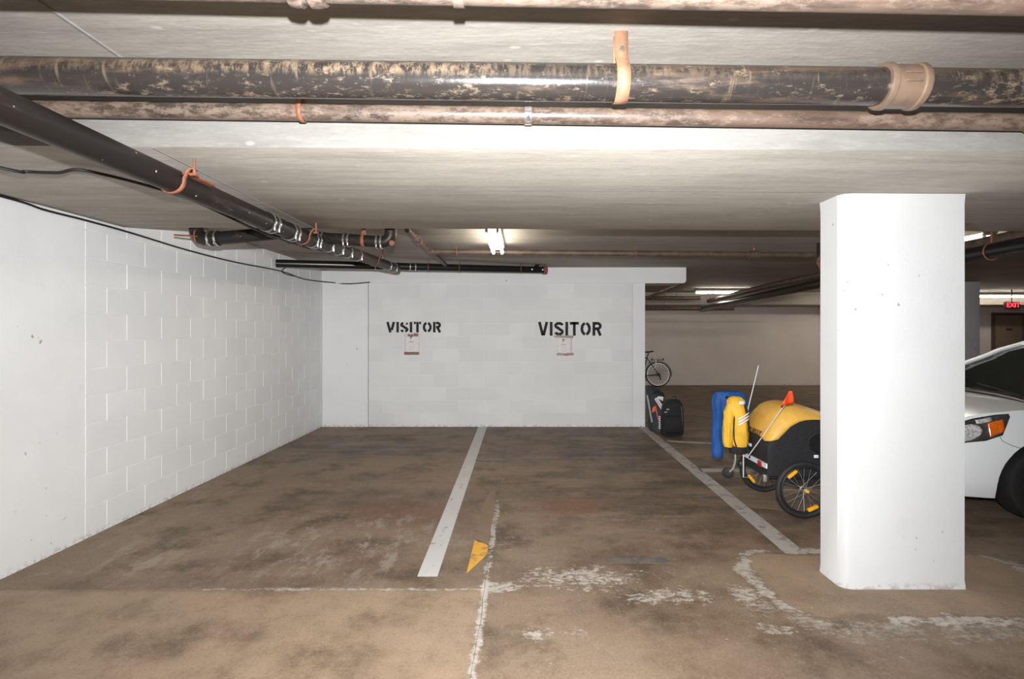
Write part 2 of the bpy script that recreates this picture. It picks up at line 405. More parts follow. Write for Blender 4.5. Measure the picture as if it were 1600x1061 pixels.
# ------------------------------------------------------------------ dimensions of the place
XL = -3.18; XR = 15.2; YB = 8.35; YF = 14.9; YN = -8.0
BF, BB = 2.345, 4.19            # front and back of the first ceiling beam
ZC1 = 2.65; ZC2 = 2.54          # ceiling heights before and behind it
def zbeam(X): return EYE+.80-.012*X

# ------------------------------------------------------------------ floor: slabs cast with joints between them
floor = MB().box(XL-.2, XR, YN-.2, YF+.2, -.30, -.14).build('floor', M['mortar'], smooth=False)
struct(floor, 'stained brown concrete garage floor with painted stall lines')
J = -.215; g = .0009
def slab(x0, x1, y0, y1, wob=0):
    m = MB(); n = max(2, int((y1-y0)/.12)) if wob else 1
    def wv(y): return .014*mnoise.noise(Vector((0, y*2.3, 1.7)))+.006*mnoise.noise(Vector((3, y*9, 1)))
    rows = []
    for i in range(n+1):
        y = y0+(y1-y0)*i/n
        a = x0+(wv(y) if wob == 1 else 0); b = x1+(wv(y) if wob == 2 else 0)
        rows.append([(a,y,-.15),(b,y,-.15),(b,y,0),(a,y,0)])
    m.loft(rows); return m.build('floor_slab', M['floor'], floor, smooth=False)
slab(XL-.2, J-g, YN, 3.075-.003, 2); slab(XL-.2, J-g, 3.075+.003, YF+.1, 2)
slab(J+g, 4.9, YN, YF+.1, 1); slab(4.91, 10.1, YN, YF+.1); slab(10.11, XR, YN, YF+.1)
def stripe(name, pts, mat, lab):
    o = MB().prism(pts, lambda a, b: (a, b, .0015), lambda a, b: (a, b, -.001)).build(name, M[mat], floor, label=lab, smooth=False); return o
stripe('parking_line', [(-.645,3.235),(-.52,3.235),(-.553,8.35),(-.688,8.35)], 'line', 'white painted line between the two stalls')
stripe('parking_line', [(1.80,3.57),(1.945,3.57),(1.99,8.33),(1.86,8.33)], 'lineold', 'worn white painted line beside the bike trailer')
stripe('parking_line', [(1.95,5.66),(3.9,5.66),(3.9,5.79),(1.95,5.79)], 'lineold', 'white cross line running under the bike trailer')
stripe('parking_line', [(2.02,7.20),(2.62,7.05),(2.62,7.16),(2.02,7.30)], 'lineold', 'scuffed white mark in front of the backpack')
stripe('yellow_mark', [(-.345,3.27),(-.255,3.50),(-.235,3.56),(-.235,3.70),(-.30,3.78),(-.34,3.80)], 'yellowline', 'bright yellow paint remnant beside the crack')
stripe('yellow_mark', [(-.345,3.80),(-.24,3.72),(-.236,4.5),(-.25,5.05),(-.30,4.95),(-.335,4.6)], 'yellowold', 'faded yellow paint strip')
stripe('yellow_mark', [(1.98,4.50),(2.2,4.46),(2.2,4.58),(1.95,4.62)], 'yellowold', 'faded yellow patch by the trailer wheel')
stripe('blue_mark', [(.58,3.42),(.98,3.42),(.96,3.50),(.56,3.50)], 'bluemark', 'faded dark blue paint mark')

# ------------------------------------------------------------------ walls
ZT = 2.75
wl = MB(); wl.box(XL-.2, XL, YN-.2, 3.81, -.1, ZT); wl.box(XL-.2, XL-.003, 3.81, YB+.05, -.1, ZT); wl.box(XL-.2, XL, YB+.05, YF+.2, -.1, ZT)
wall_left = struct(wl.build('wall_left', M['white'], smooth=False), 'white painted block wall along the left stall')
CO, BL, JT = .2035, .406, .0065
def blockmesh(lx, ly, h, face):
    mt = M['block' if face == 'x' else 'block_back']
    m = MB(); hh = (h-JT)/2
    if face == 'x': m.box(-.05, 0, -(ly-JT)/2, (ly-JT)/2, -hh, hh)
    else: m.box(-(lx-JT)/2, (lx-JT)/2, 0, .05, -hh, hh)
    return m.mesh('concrete_block', mt, bevel=.0018, seg=1)
cache = {}
def block(parent, face, c, length, h=CO):
    k = (face, round(length, 3), round(h, 3))
    if k not in cache: cache[k] = blockmesh(length, length, h, face)
    o = bpy.data.objects.new('concrete_block', cache[k]); C.objects.link(o); o.parent = parent
    o.location = (c[0]+R.uniform(-.0008,.0008), c[1]+R.uniform(-.0008,.0008), c[2]); return o
def course(parent, face, fixed, a0, a1, joint0, z, h=CO):
    k = math.ceil((a0+.02-joint0)/BL); a = a0
    while a < a1-.02:
        b = min(joint0+k*BL, a1)
        if b-a > .03:
            mid = (a+b)/2
            block(parent, face, (fixed, mid, z+h/2) if face == 'x' else (mid, fixed, z+h/2), b-a, h)
        a = b; k += 1
for r in range(12):
    course(wall_left, 'x', XL, 3.815, YB, 3.81+(0 if r % 2 else .203), .02+r*CO)
course(wall_left, 'x', XL, 3.815, YB, 3.81+.203, .02+12*CO, .08)

wb = MB(); wb.box(XL, -2.45, YB-.006, YB+.2, -.1, 2.30); wb.box(-2.443, 1.768, YB+.004, YB+.2, -.1, 2.30); wb.box(1.77, 1.97, YB-.003, YB+.2, -.1, 2.30)
wall_back = struct(wb.build('wall_back', M['white'], bevel=.004, seg=1), 'white painted block wall with two stencilled words')
for r in range(11):
    course(wall_back, 'y', YB, -2.442, 1.7665, .01 if r % 2 == 0 else -.193, .02+r*CO, CO if r < 10 else .225)

hp = [(XL,2.288),(2.575,2.288),(2.605,2.30),(2.62,2.33),(2.62,2.60),(XL,2.60)]
struct(MB().prism(hp, lambda a, b: (a, YB-.022, b), lambda a, b: (a, YB+.42, b)).build('trim_1', M['white'], bevel=.004, seg=1), 'white painted concrete lintel over the stencilled wall')

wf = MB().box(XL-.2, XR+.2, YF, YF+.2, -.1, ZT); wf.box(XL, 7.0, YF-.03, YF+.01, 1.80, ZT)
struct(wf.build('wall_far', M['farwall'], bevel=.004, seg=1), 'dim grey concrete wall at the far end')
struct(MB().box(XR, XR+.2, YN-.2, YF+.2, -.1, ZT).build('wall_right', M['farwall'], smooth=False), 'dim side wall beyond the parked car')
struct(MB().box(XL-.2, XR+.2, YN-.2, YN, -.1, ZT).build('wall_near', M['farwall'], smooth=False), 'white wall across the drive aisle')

# ceiling and beams
struct(MB().box(XL-.2, XR+.2, YN-.2, BF+.3, ZC1, ZC1+.2).build('ceiling', M['ceil'], smooth=False), 'bare concrete ceiling over the drive aisle')
struct(MB().box(XL-.2, XR+.2, BB-.3, YF+.2, ZC2, ZC2+.2).build('ceiling', M['rearceil'], smooth=False), 'dim concrete ceiling behind the deep beam')
bm_ = MB()
bm_.hexa([(XL-.1,BF,zbeam(XL)),(XR,BF,zbeam(4)-.0),(XR,BB,zbeam(4)),(XL-.1,BB,zbeam(XL)),(XL-.1,BF,2.75),(XR,BF,2.75),(XR,BB,2.75),(XL-.1,BB,2.75)])
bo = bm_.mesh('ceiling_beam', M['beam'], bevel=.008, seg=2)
bo.materials.append(M['beam_dimmed'])
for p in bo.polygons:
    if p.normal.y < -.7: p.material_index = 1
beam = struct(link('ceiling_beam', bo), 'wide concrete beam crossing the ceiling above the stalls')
# formwork ridges left on the soffit and the ceiling
def ridge(p0, p1, wd=.006):
    MB().tube([p0, p1], wd, 6).build('formwork_ridge', M['beam_dimmed'], beam)
def sag(X): return zbeam(XL)+(zbeam(4)-zbeam(XL))*(X-XL)/(XR-XL)
ridge((-1.66,BF+.01,sag(-1.66)+.003), (-1.66,BB-.01,sag(-1.66)+.003), .007)
ridge((-1.6,3.05,sag(-1.6)+.0045), (7,3.05,sag(7)+.0045), .006)
MB().tube([(-1.66,YN,ZC1+.002),(-1.66,BF,ZC1+.002)], .009, 6).build('formwork_ridge', M['beam_dimmed'], beam)
struct(MB().box(XL, XR, 13.6, YF+.02, 2.22, 2.6).build('ceiling_beam', M['rearceil'], bevel=.01, seg=1), 'dark concrete beam along the top of the far wall')

# column: broad face to the camera, shallow side face
cx0, cx1, cy0, cy1 = 1.884, 2.612, 3.075, 3.30
cm = MB(); rings = []
def cring(z, gr=0.0):
    return [(cx0-.0-gr,cy1+gr,z),(cx0-gr,cy0+.05-gr,z),(cx0+.022-gr,cy0+.012-gr,z),(cx0+.06,cy0-gr,z),(cx1-.01+gr,cy0-gr,z),(cx1+gr,cy0+.012-gr,z),(cx1+gr,cy1+gr,z)]
for z, gr in ((-.02,.004),(.02,.003),(.05,0),(.6,0),(1.3,.001),(2.0,0),(2.262,0),(sag(2.2)+.02,.004)): rings.append(cring(z, gr))
cm.loft(rings)
struct(cm.build('concrete_column', M['column'], ang=30), 'broad white painted concrete column in front of the parked car')
struct(MB().box(8.75, 9.37, 10.7, 11.1, -.02, ZC2+.02).build('concrete_column', M['white'], bevel=.01), 'far pale concrete column seen past the white car')

# ------------------------------------------------------------------ stencilled words
def ribbon(m, pts, wd, y0, org, sx, sz):
    pts = [Vector((p[0]*sx, p[1]*sz)) for p in pts]; L, Rr = [], []
    for i, p in enumerate(pts):
        t = (pts[min(i+1, len(pts)-1)]-pts[max(i-1, 0)]).normalized(); nn = Vector((-t.y, t.x))*wd/2
        L.append(p+nn); Rr.append(p-nn)
    for i in range(len(pts)-1):
        q = [L[i], L[i+1], Rr[i+1], Rr[i]]
        m.prism([tuple(a) for a in q], lambda a, b: (org[0]+a, y0-.0012, org[1]+b), lambda a, b: (org[0]+a, y0+.0012, org[1]+b))
def arc(cx, cz, rx, rz, a0, a1, n=10):
    return [(cx+rx*math.cos(math.radians(a0+(a1-a0)*i/n)), cz+rz*math.sin(math.radians(a0+(a1-a0)*i/n))) for i in range(n+1)]
def word(x0, z0, width, hgt, gaps, rotl=0):
    ws = {'V': .86, 'I': .24, 'S': .82, 'T': .78, 'O': .90, 'R': .80}; gap = .155
    total = sum(ws[c] for c in 'VISITOR')+gap*6; k = width/total; x = 0
    for ch in 'VISITOR':
        m = MB(); org = (x0+x*k, z0); st = hgt*.235 if gaps else hgt*.20
        def rb(p): ribbon(m, [(a*k, b*hgt) for a, b in p], st, YB-.0035, org, 1, 1)
        if ch == 'V':
            rb([(.10,1),(.40,0)] if gaps else [(.10,1),(.40,.02)]); rb([(.76,1),(.52,.22)] if gaps else [(.76,1),(.46,.02)])
        elif ch == 'I': rb([(.12,1),(.12,0)])
        elif ch == 'S':
            e = 18 if gaps else 0
            rb(arc(.41,.73,.30,.165,70-e,10,5)); rb(arc(.41,.73,.30,.165,90+e,255,9)+[(.41,.50)]+arc(.41,.275,.30,.165,65,-90+e,9)); rb(arc(.41,.275,.30,.165,-90-e if gaps else -92,-170,5))
            if not gaps: rb(arc(.41,.73,.30,.165,95,65,4))
        elif ch == 'T':
            rb([(.39,1),(.39,0)]); 
            if gaps: rb([(.02,.90),(.22,.90)]); rb([(.56,.90),(.76,.90)])
            else: rb([(.0,.90),(.78,.90)])
        elif ch == 'O':
            rb(arc(.45,.5,.33,.40,100 if not gaps else 104,256 if gaps else 262,14)); rb(arc(.45,.5,.33,.40,-76 if gaps else -82,76 if gaps else 82,14))
        elif ch == 'R':
            rb([(.12,1),(.12,0)]); s0 = .30 if gaps else .2
            rb([(s0,.895)]+arc(.44,.70,.24,.195,80,-80,8)+[(s0,.50)]); rb([(.46,.46),(.70,0)])
        m.build('stencil_letter', M['stencil'], wall_back, smooth=False)
        x += ws[ch]+gap
word((604-VX)/97.97, EYE-(519.5-VY)/97.97, 85/97.97, 16.5/97.97, True)
word((841-VX)/97.97, EYE-(524.5-VY)/97.97, 99/97.97, 21.5/97.97, False)

def notice(px0, px1, py0, py1, tapes, lab, tone):
    a = at(px0, py1, YB); b = at(px1, py0, YB)
    t = thing('paper_notice', lab, 'notice', (a.x, YB-.003, a.z), 'paper notices taped under the stencils')
    m = MB(); rows = []
    for i in range(9):
        z = a.z+(b.z-a.z)*i/8
        rows.append([(a.x+(b.x-a.x)*j/6, YB-.0045-.0015*math.sin(PI*i/8)*(.5+.5*math.sin(j*1.3)), z) for j in range(7)])
    m.grid(rows).build('sheet', M['paper'], t, solid=.0008)
    w_ = b.x-a.x; h_ = b.z-a.z
    def pr(name, u0, u1, v0, v1, mat):
        MB().box(a.x+w_*u0, a.x+w_*u1, YB-.0075, YB-.0055, a.z+h_*v0, a.z+h_*v1).build(name, M[mat], t, smooth=False)
    MB().prism([(.34,.86),(.42,.93),(.50,.88),(.58,.92),(.52,.84),(.46,.82),(.44,.74),(.38,.72),(.41,.80)], lambda u, v: (a.x+w_*u, YB-.0075, a.z+h_*v), lambda u, v: (a.x+w_*u, YB-.0055, a.z+h_*v)).build('printed_symbol', M['ink'], t, smooth=False)
    pr('printed_line', .30, .62, .60, .625, 'ink')
    for i, (u0, u1) in enumerate(((.24,.66),(.28,.62),(.22,.68),(.3,.6))): pr('printed_line', u0, u1, .50-.09*i, .514-.09*i, 'faint_ink')
    for (qx0, qx1, qy0, qy1, torn) in tapes:
        p = at(qx0, qy1, YB); q = at(qx1, qy0, YB); n = 8
        top = [(p.x+(q.x-p.x)*i/n, q.z-(R.uniform(0, .35) if torn else R.uniform(0,.04))*(q.z-p.z)) for i in range(n+1)]
        bot = [(p.x+(q.x-p.x)*i/n, p.z+(R.uniform(0, .35) if torn else R.uniform(0,.04))*(q.z-p.z)) for i in range(n+1)]
        MB().prism(bot+top[::-1], lambda u, v: (u, YB-.0085, v), lambda u, v: (u, YB-.0065, v)).build('tape_strip', M['tape'], t, smooth=False)
    return t
notice(632, 655.5, 522, 554, [(637,645.5,521,526.5,True),(646,653.5,520.8,525.8,False),(631.5,655,549.8,554.5,False)], 'paper notice with brown tape under the smaller left stencilled word', 0)
notice(870, 893.5, 527, 556, [(865.5,896,523.8,528.5,True),(869.5,896,551,556,True)], 'paper notice with torn tape under the larger right stencilled word', 1)

# ------------------------------------------------------------------ pipes
def hanger(parent, x, y, z, r, ztop, axis='X', mat='palerust', wd=.028, name='pipe_hanger'):
    """clevis strap: flat band round the pipe, twin tails up to the ceiling"""
    m = MB(); pts = []
    n = 16
    rr = r+.004
    for i in range(n+1):
        q = math.radians(40-260*i/n); pts.append((rr*math.cos(q), rr*math.sin(q)))
    pts = [(.018, ztop-z)]+[(.018, rr+.02)]+pts+[(-.018, rr+.02), (-.018, ztop-z)]
    def row(off):
        out = []
        for a, b in pts:
            out.append((x+off, y+a, z+b) if axis == 'X' else (x+a, y+off, z+b))
        return out
    m.grid([row(-wd/2), row(wd/2)])
    o = m.build(name, M[mat], parent, solid=.004)
    bx = (x, y-.022, z+rr+.045) if axis == 'X' else (x-.022, y, z+rr+.045)
    MB().lathe([(.002,-.012),(.010,-.012),(.010,0),(.006,0),(.006,.05),(.010,.05),(.010,.06),(.002,.06)], bx, (0,1,0) if axis == 'X' else (1,0,0), 10).build('bolt', M['steel'], o)
    return o
def ringhanger(parent, x, y, z, r, ztop, axis='X', mat='rust'):
    rod = MB().tube([(x,y,z+r),(x,y,ztop)], .006, 8); rod.ring((x,y,z), (1,0,0) if axis == 'X' else (0,1,0), r+.004, .006, 24, 6)
    return rod.build('pipe_hanger', M[mat], parent)
def band(parent, p, ax, r, name='clamp_band', mat='steel', w_=.016):
    m = MB(); m.lathe([(r,-w_/2),(r+.004,-w_/2),(r+.004,w_/2),(r,w_/2)], p, ax, 22, False)
    ax = Vector(ax).normalized(); s = ax.cross(Vector((0,0,1))).normalized()
    q = Vector(p)+(s*.75-Vector((0,0,1))*.66)*(r+.008)
    m.lathe([(.002,-.012),(.008,-.012),(.008,.012),(.002,.012)], q, ax.cross(s), 8)
    return m.build(name, M[mat], parent)
def lerp(a, b, t): return Vector(a)*(1-t)+Vector(b)*t
X0, X1 = XL+.02, 9.0
# big black pipe in front of the beam
def zbig(X): return EYE+.955-.0125*X
t = thing('overhead_pipe', 'thick black rust-streaked iron pipe below the ceiling with copper strap', 'pipe', (0,2.0,zbig(0)))
MB().tube([(X0,2.0,zbig(X0)),(X1,2.0,zbig(X1))], .068, 40).build('pipe', M['bigpipe'], t, ang=60)
h = hanger(t, .378, 2.0, zbig(.378), .068, ZC1, wd=.05)
for hx in (-2.6, 4.1, 7.2): hanger(t, hx, 2.0, zbig(hx), .068, ZC1, wd=.05)
cxp = 1.44
m = MB().lathe([(.068,-.075),(.082,-.075),(.0845,-.068),(.0845,-.052),(.079,-.047),(.078,.046),(.084,.051),(.0845,.067),(.082,.074),(.068,.074)], (cxp,2.0,zbig(cxp)), (1,0,-.0125), 36, False)
co = m.build('pipe_coupling', M['fitting'], t, label='bronze coloured grooved coupling')
for q in (-.55, 1.0):
    MB().box(cxp-.03, cxp+.035, 2.0-.0835, 2.0-.07, zbig(cxp)-.005+q*.02, zbig(cxp)+.003+q*.02).build('casting_rib', M['fitting'], co, bevel=.002)
# second pipe tight against the beam face
def zmid(X): return EYE+.937-.014*X
t = thing('overhead_pipe', 'slimmer brown rusty pipe running behind the thick black pipe', 'pipe', (0,2.262,zmid(0)))
MB().tube([(X0,2.262,zmid(X0)),(X1,2.262,zmid(X1))], .036, 28).build('pipe', M['midpipe'], t, ang=60)
for hx, mt in ((.028,'steel'), (-2.4,'steel'), (3.2,'steel')): band(t, (hx,2.262,zmid(hx)), (1,0,0), .036, 'clamp_band', mt, .03)
for hx in (-.95, 2.2, 5.5): hanger(t, hx, 2.262, zmid(hx), .036, ZC1, wd=.02, mat='rust')
# nearest pipe at the top edge of the view
def znear(X): return EYE+.985-.018*X
t = thing('overhead_pipe', 'pinkish rusty pipe nearest the camera at the top edge', 'pipe', (0,1.49,znear(0)))
MB().tube([(X0,1.49,znear(X0)),(X1,1.49,znear(X1))], .052, 32).build('pipe', M['nearpipe'], t, ang=60)
cc = (475-VX)/F*1.48
m = MB().lathe([(.052,-.052),(.063,-.048),(.066,-.03),(.066,-.016),(.058,-.008),(.058,.004),(.066,.012),(.066,.034),(.062,.05),(.052,.052)], (cc,1.49,znear(cc)), (1,0,-.018), 28, False)
m.build('pipe_coupling', M['nearpipe'], t)
band(t, (-.18,1.49,znear(-.18)), (1,0,0), .054, 'clamp_band', 'nearpipe', .03)
for hx in (-1.9, 2.6): hanger(t, hx, 1.49, znear(hx), .052, ZC1, mat='rust')

# drain pipe running away along the left side
DX = -1.67
def zdr(Y): return EYE+.725+(0 if Y < 3.9 else (Y-3.9)*.041)
drain = thing('drain_pipe', 'long black drain pipe sloping away under the beam on the left', 'pipe', (DX,3,zdr(3)))
MB().tube([(DX,YN+.05,zdr(2)),(DX,3.9,zdr(3.9)),(DX,7.0,zdr(7.0))], .058, 32).build('pipe', M['drain'], drain, ang=60)
# clamp sleeves (hubless couplings)
def sleeve(parent, p, ax, r, half=.04, mat='drain'):
    m = MB().lathe([(r,-half),(r+.006,-half),(r+.007,0),(r+.006,half),(r,half)], p, ax, 28, False).build('coupling_sleeve', M[mat], parent)
    a = Vector(ax).normalized()
    for s in (-.65, .65): band(m, Vector(p)+a*half*s, ax, r+.006)
    return m
for Y in (3.46, 3.78, 4.18): sleeve(drain, (DX,Y,zdr(Y)), (0,1,0), .058, .05)
for Y in (4.5, 4.75, 5.0, 5.3, 6.5, 6.8): band(drain, (DX,Y,zdr(Y)), (0,1,0), .059)
def swan(Y, mat='rust'):
    # hook hanger: band under the pipe, curling up on the right to a rod
    z = zdr(Y); rr = .062; pts = [(DX+rr*math.cos(math.radians(a)), z+rr*math.sin(math.radians(a))) for a in range(-150, 15, 12)]
    pts += [(DX+rr+.012, z+.035), (DX+rr+.03, z+.055), (DX+rr+.052, z+.05)]
    MB().grid([[(a, Y-.016, b) for a, b in pts], [(a, Y+.016, b) for a, b in pts]]).build('pipe_hanger', M[mat], drain, solid=.005)
    hk = MB().tube([(DX+rr+.045, Y, z+.02), (DX+rr+.045, Y, zbeam(DX)+.02 if Y < BB else ZC2)], .006, 8)
    hk.box(DX+rr+.03, DX+rr+.06, Y-.012, Y+.012, z+.02, z+.032)
    hk.build('hanger_rod', M[mat], drain)
swan(2.50); swan(3.98); swan(5.9)
MB().box(DX+.05, DX+.08, 2.5, 2.72, zdr(2.5)+.03, zdr(2.5)+.04).build('hanger_strap', M['rust'], drain)
# branch with elbow going up behind the beam (right of the drain)
def elbow_path(p, d, up, rad, n=8):
    p = Vector(p); d = Vector(d).normalized(); u = Vector(up).normalized(); c_ = p+u*rad
    return [c_-u*rad*math.cos(PI/2*i/n)+d*rad*math.sin(PI/2*i/n) for i in range(n+1)]
bY = 4.50
t = thing('branch_pipe', 'short black branch pipe with clamps and an elbow turning up behind the beam', 'pipe', (-1.5,bY,2.3))
zb0, zb1 = EYE+.815, EYE+.775
pth = [(-1.84,bY,zb0),(-1.50,bY,(zb0+zb1)/2),(-1.20,bY,zb1)]
MB().tube(pth+elbow_path((-1.20,bY,zb1),(1,0,0),(0,0,1),.075)+[(-1.125,bY,ZC2+.03)], .05, 24).build('pipe', M['drainx'], t, ang=60)
for x in (-1.72, -1.50, -1.22): sleeve(t, (x,bY,zb0+(zb1-zb0)*(x+1.84)/.64), (1,0,-.06), .05, .028, 'drainx')
hanger(t, -1.36, bY, zb1+.012, .05, ZC2, mat='rust')
MB().lathe([(.01,0),(.022,.004),(.022,.018),(.01,.02)], (-1.10,bY-.052,zb1-.02), (0,-1,0), 12).build('cleanout_cap', M['rust'], t)
# left branch
lY = 4.36
t = thing('branch_pipe', 'black branch pipe with an elbow near the left block wall', 'pipe', (-2.4,lY,2.3))
ep = elbow_path((-2.62,lY,EYE+.775),(-1,0,0),(0,0,1),.09)
MB().tube([(-1.73,lY,EYE+.86),(-2.3,lY,EYE+.80),(-2.62,lY,EYE+.775)]+ep[1:]+[(-2.71,lY,ZC2+.03)], .055, 24).build('pipe', M['drainx'], t, ang=60)
sleeve(t, (-2.56,lY,EYE+.78), (1,0,.06), .055, .045, 'drainx'); sleeve(t, (-1.92,lY,EYE+.842), (1,0,.1), .055, .045, 'drainx')
ringhanger(t, -2.69, lY, EYE+.80, .058, ZC2)
MB().tube([(-2.86,lY-.05,EYE+.80),(-2.66,lY-.07,EYE+.785)], .007, 8).build('hanger_strap', M['rust'], t)
# second lower left line joining the drain
t = thing('branch_pipe', 'thin black pipe with rusty fitting beneath the left branch', 'pipe', (-2.0,4.7,2.25))
a = (-2.05,4.2,EYE+.80); b = (-1.78,5.3,EYE+.78)
MB().tube([a, b], .03, 16).build('pipe', M['drainx'], t)
for f in (.28, .42, .5):
    p = lerp(a, b, f); MB().lathe([(.03,-.03),(.042,-.03),(.046,0),(.042,.03),(.03,.03)], p, Vector(b)-Vector(a), 14, False).build('pipe_fitting', M['rust' if f > .3 else 'fitting'], t)
# black pipe crossing in front of the lintel
a = at(431, 411.5, 6.78); b = at(851, 422, 8.05); a.x = XL+.0
t = thing('crossing_pipe', 'glossy black pipe crossing in front of the white lintel', 'pipe', tuple(lerp(a, b, .5)))
MB().tube([a+Vector((.0,0,0)), b], .052, 24).build('pipe', M['blackpipe'], t, ang=60)
dd = (b-a).normalized()
for f in (.33, .36, .455, .475): band(t, lerp(a, b, f), dd, .052)
for px in (652, 702, 808):
    f = (px-431)/420; p = lerp(a, b, f); ringhanger(t, p.x, p.y, p.z, .052, ZC2, 'X')
e = b+Vector((-.03,0,0)); MB().lathe([(.052,-.03),(.062,-.03),(.064,0),(.062,.03),(.001,.032)], b, dd, 18, False).build('end_fitting', M['rust'], t)
MB().tube([lerp(a, b, .945), e+Vector((0,-.02,.14)), e+Vector((.02,0,.14))], .024, 12).build('vent_stub', M['blackpipe'], t)
for q in (lerp(a, b, .945)+Vector((0,-.05,0)), e+Vector((-.04,-.05,.11)), b+Vector((-.03,-.06,0))): MB().lathe([(.002,-.02),(.016,-.016),(.016,.016),(.002,.02)], q, (0,1,0), 10).build('clamp_screw', M['steel'], t)
# depth pipe with tee and the long brown sprinkler line
t = thing('sprinkler_pipe', 'brown diagonal pipe with elbow dropping to the black crossing pipe', 'pipe', (-1.08,6,2.47))
MB().tube([(-1.10,5.05,ZC2+.02),(-1.10,5.05,EYE+.985),(-1.09,5.3,EYE+.968),(-1.09,7.62,EYE+.965)], .030, 18).build('pipe', M['brownpipe'], t, ang=60)
for Y in (5.35, 6.2): MB().lathe([(.03,-.04),(.038,-.04),(.040,0),(.038,.04),(.03,.04)], (-1.09,Y,EYE+.967), (0,1,0), 14, False).build('pipe_fitting', M['brownpipe'], t)
ringhanger(t, -1.09, 5.55, EYE+.967, .03, ZC2, 'Y')
t = thing('sprinkler_pipe', 'long thin brown pipe running sideways below the rear ceiling', 'pipe', (1.5,6.2,2.44))
def zsp(X): return EYE+.952-.0085*(X+1.09)
MB().tube([(-1.09,6.2,zsp(-1.09)),(3.46,6.2,zsp(3.46))], .034, 18).build('pipe', M['brownpipe'], t, ang=60)
for px in (714, 993, 1178): 
    hx = (px-VX)/F*6.2; ringhanger(t, hx, 6.2, zsp(hx), .036, ZC2)
MB().lathe([(.034,-.05),(.045,-.05),(.047,0),(.045,.05),(.034,.05)], (2.75,6.2,zsp(2.75)), (1,0,0), 16, False).build('pipe_fitting', M['brownpipe'], t)
MB().lathe([(.004,0),(.012,.004),(.012,.04),(.022,.045),(.004,.05)], (2.75,6.2,zsp(2.75)+.04), (0,0,1), 10).build('sprinkler_head', M['rust'], t)
# valve by the column
t = thing('pipe_valve', 'small black valve with round brass cap beside the white column', 'valve', (3.46,6.2,2.34))
MB().lathe([(.02,-.12),(.045,-.10),(.045,.10),(.02,.12)], (3.46,6.05,EYE+.97), (0,0,1), 14).build('valve_body', M['trimblack'], t)
MB().lathe([(.01,0),(.04,.005),(.045,.03),(.038,.05),(.015,.052)], (3.41,5.98,EYE+.835), (0,-1,0), 16).build('brass_cap', M['fitting'], t)
MB().tube([(3.46,6.05,EYE+.90),(3.42,6.02,EYE+.80),(3.48,6.0,EYE+.66)], .03, 12).build('valve_stem', M['rust'], t)
# pipes over the car running away
t = thing('overhead_pipe', 'large black pipe running away above the white car', 'pipe', (4.0,8,2.15))
MB().tube([(3.86,-1,EYE+.70),(3.86,4.5,EYE+.665),(4.02,7,EYE+.655),(4.6,13.4,EYE+.60)], .065, 24).build('pipe', M['blackpipe'], t, ang=60)
for Y, X in ((4.3,3.86),(4.9,3.885),(6.5,3.99)): ringhanger(t, X, Y, EYE+.662, .065, ZC2, 'Y')
t = thing('overhead_pipe', 'brown pipe above the black one over the white car', 'pipe', (4.2,5,2.3))
MB().tube([(4.08,4.12,EYE+.795),(4.08,4.5,EYE+.79),(4.22,9,EYE+.79),(4.75,13.3,EYE+.79)], .05, 20).build('pipe', M['brownpipe'], t, ang=60)
for Y in (4.25, 5.2): ringhanger(t, 4.09, Y, EYE+.79, .05, ZC2, 'Y')
for i, (zz, xa, xb, r, lab) in enumerate(((.60,1.0,5.35,.035,'thin dark pipe low along the top of the far wall'), (.86,1.0,4.5,.05,'dark pipe high along the far beam'))):
    t = thing('wall_pipe', lab, 'pipe', (xa,13.2,EYE+zz))
    MB().tube([(xa,13.2,EYE+zz),(xb,13.2,EYE+zz)], r, 14).build('pipe', M['brownpipe'], t)
    for hx in (xa+2.6, xb-.6): ringhanger(t, hx, 13.2, EYE+zz, r, ZC2)
t = thing('wall_pipe', 'dark slanting pipe under the end of the white lintel', 'pipe', (2.8,10,2.33))
MB().tube([(2.72,8.9,EYE+.83),(2.95,12.6,EYE+.80)], .03, 12).build('pipe', M['brownpipe'], t); ringhanger(t, 2.8, 10.2, EYE+.82, .03, ZC2, 'Y')

# ------------------------------------------------------------------ cables
def cable(name, pts, r, lab):
    m = MB(); P = [Vector(p) for p in pts]; out = []
    for i in range(len(P)-1):
        p0, p1, p2, p3 = P[max(i-1,0)], P[i], P[i+1], P[min(i+2, len(P)-1)]
        for k in range(8):
            s = k/8; out.append(.5*((2*p1)+(p2-p0)*s+(2*p0-5*p1+4*p2-p3)*s*s+(3*p1-p0-3*p2+p3)*s**3))
    out.append(P[-1]); o = m.tube(out, r, 8).build(name, M['cable'], None); return tag(o, lab, 'cable')
def onleft(px, py, off=.012):
    Y = (XL+off)*F/(px-VX); return at(px, py, Y)
cable('wall_cable', [(XL+.012,-2,2.325),(XL+.012,2,2.322),onleft(0,306),onleft(70,328),onleft(133,344),onleft(205,364),onleft(290,390),onleft(365,409),onleft(440,424),onleft(475,436),at(520,441.5,YB-.05),at(545,443.5,YB-.05),at(578,441,YB-.05)], .008, 'black cable sagging along the top of the left wall')
cable('wall_cable', [onleft(452,415,.05),onleft(441,422,.02),onleft(446,428,.02),onleft(470,434,.02)], .006, 'short black cable loop hanging below the crossing pipe')
cable('ceiling_cable', [(-3.0,2.0,2.36),at(0,262,2.46),at(40,268,2.55),at(90,270,2.58),at(140,268,2.62),(-1.9,2.95,2.27),(-1.74,3.5,2.18),(-1.73,4.2,2.19)], .008, 'loose black cable curving under the beam to the drain pipe')

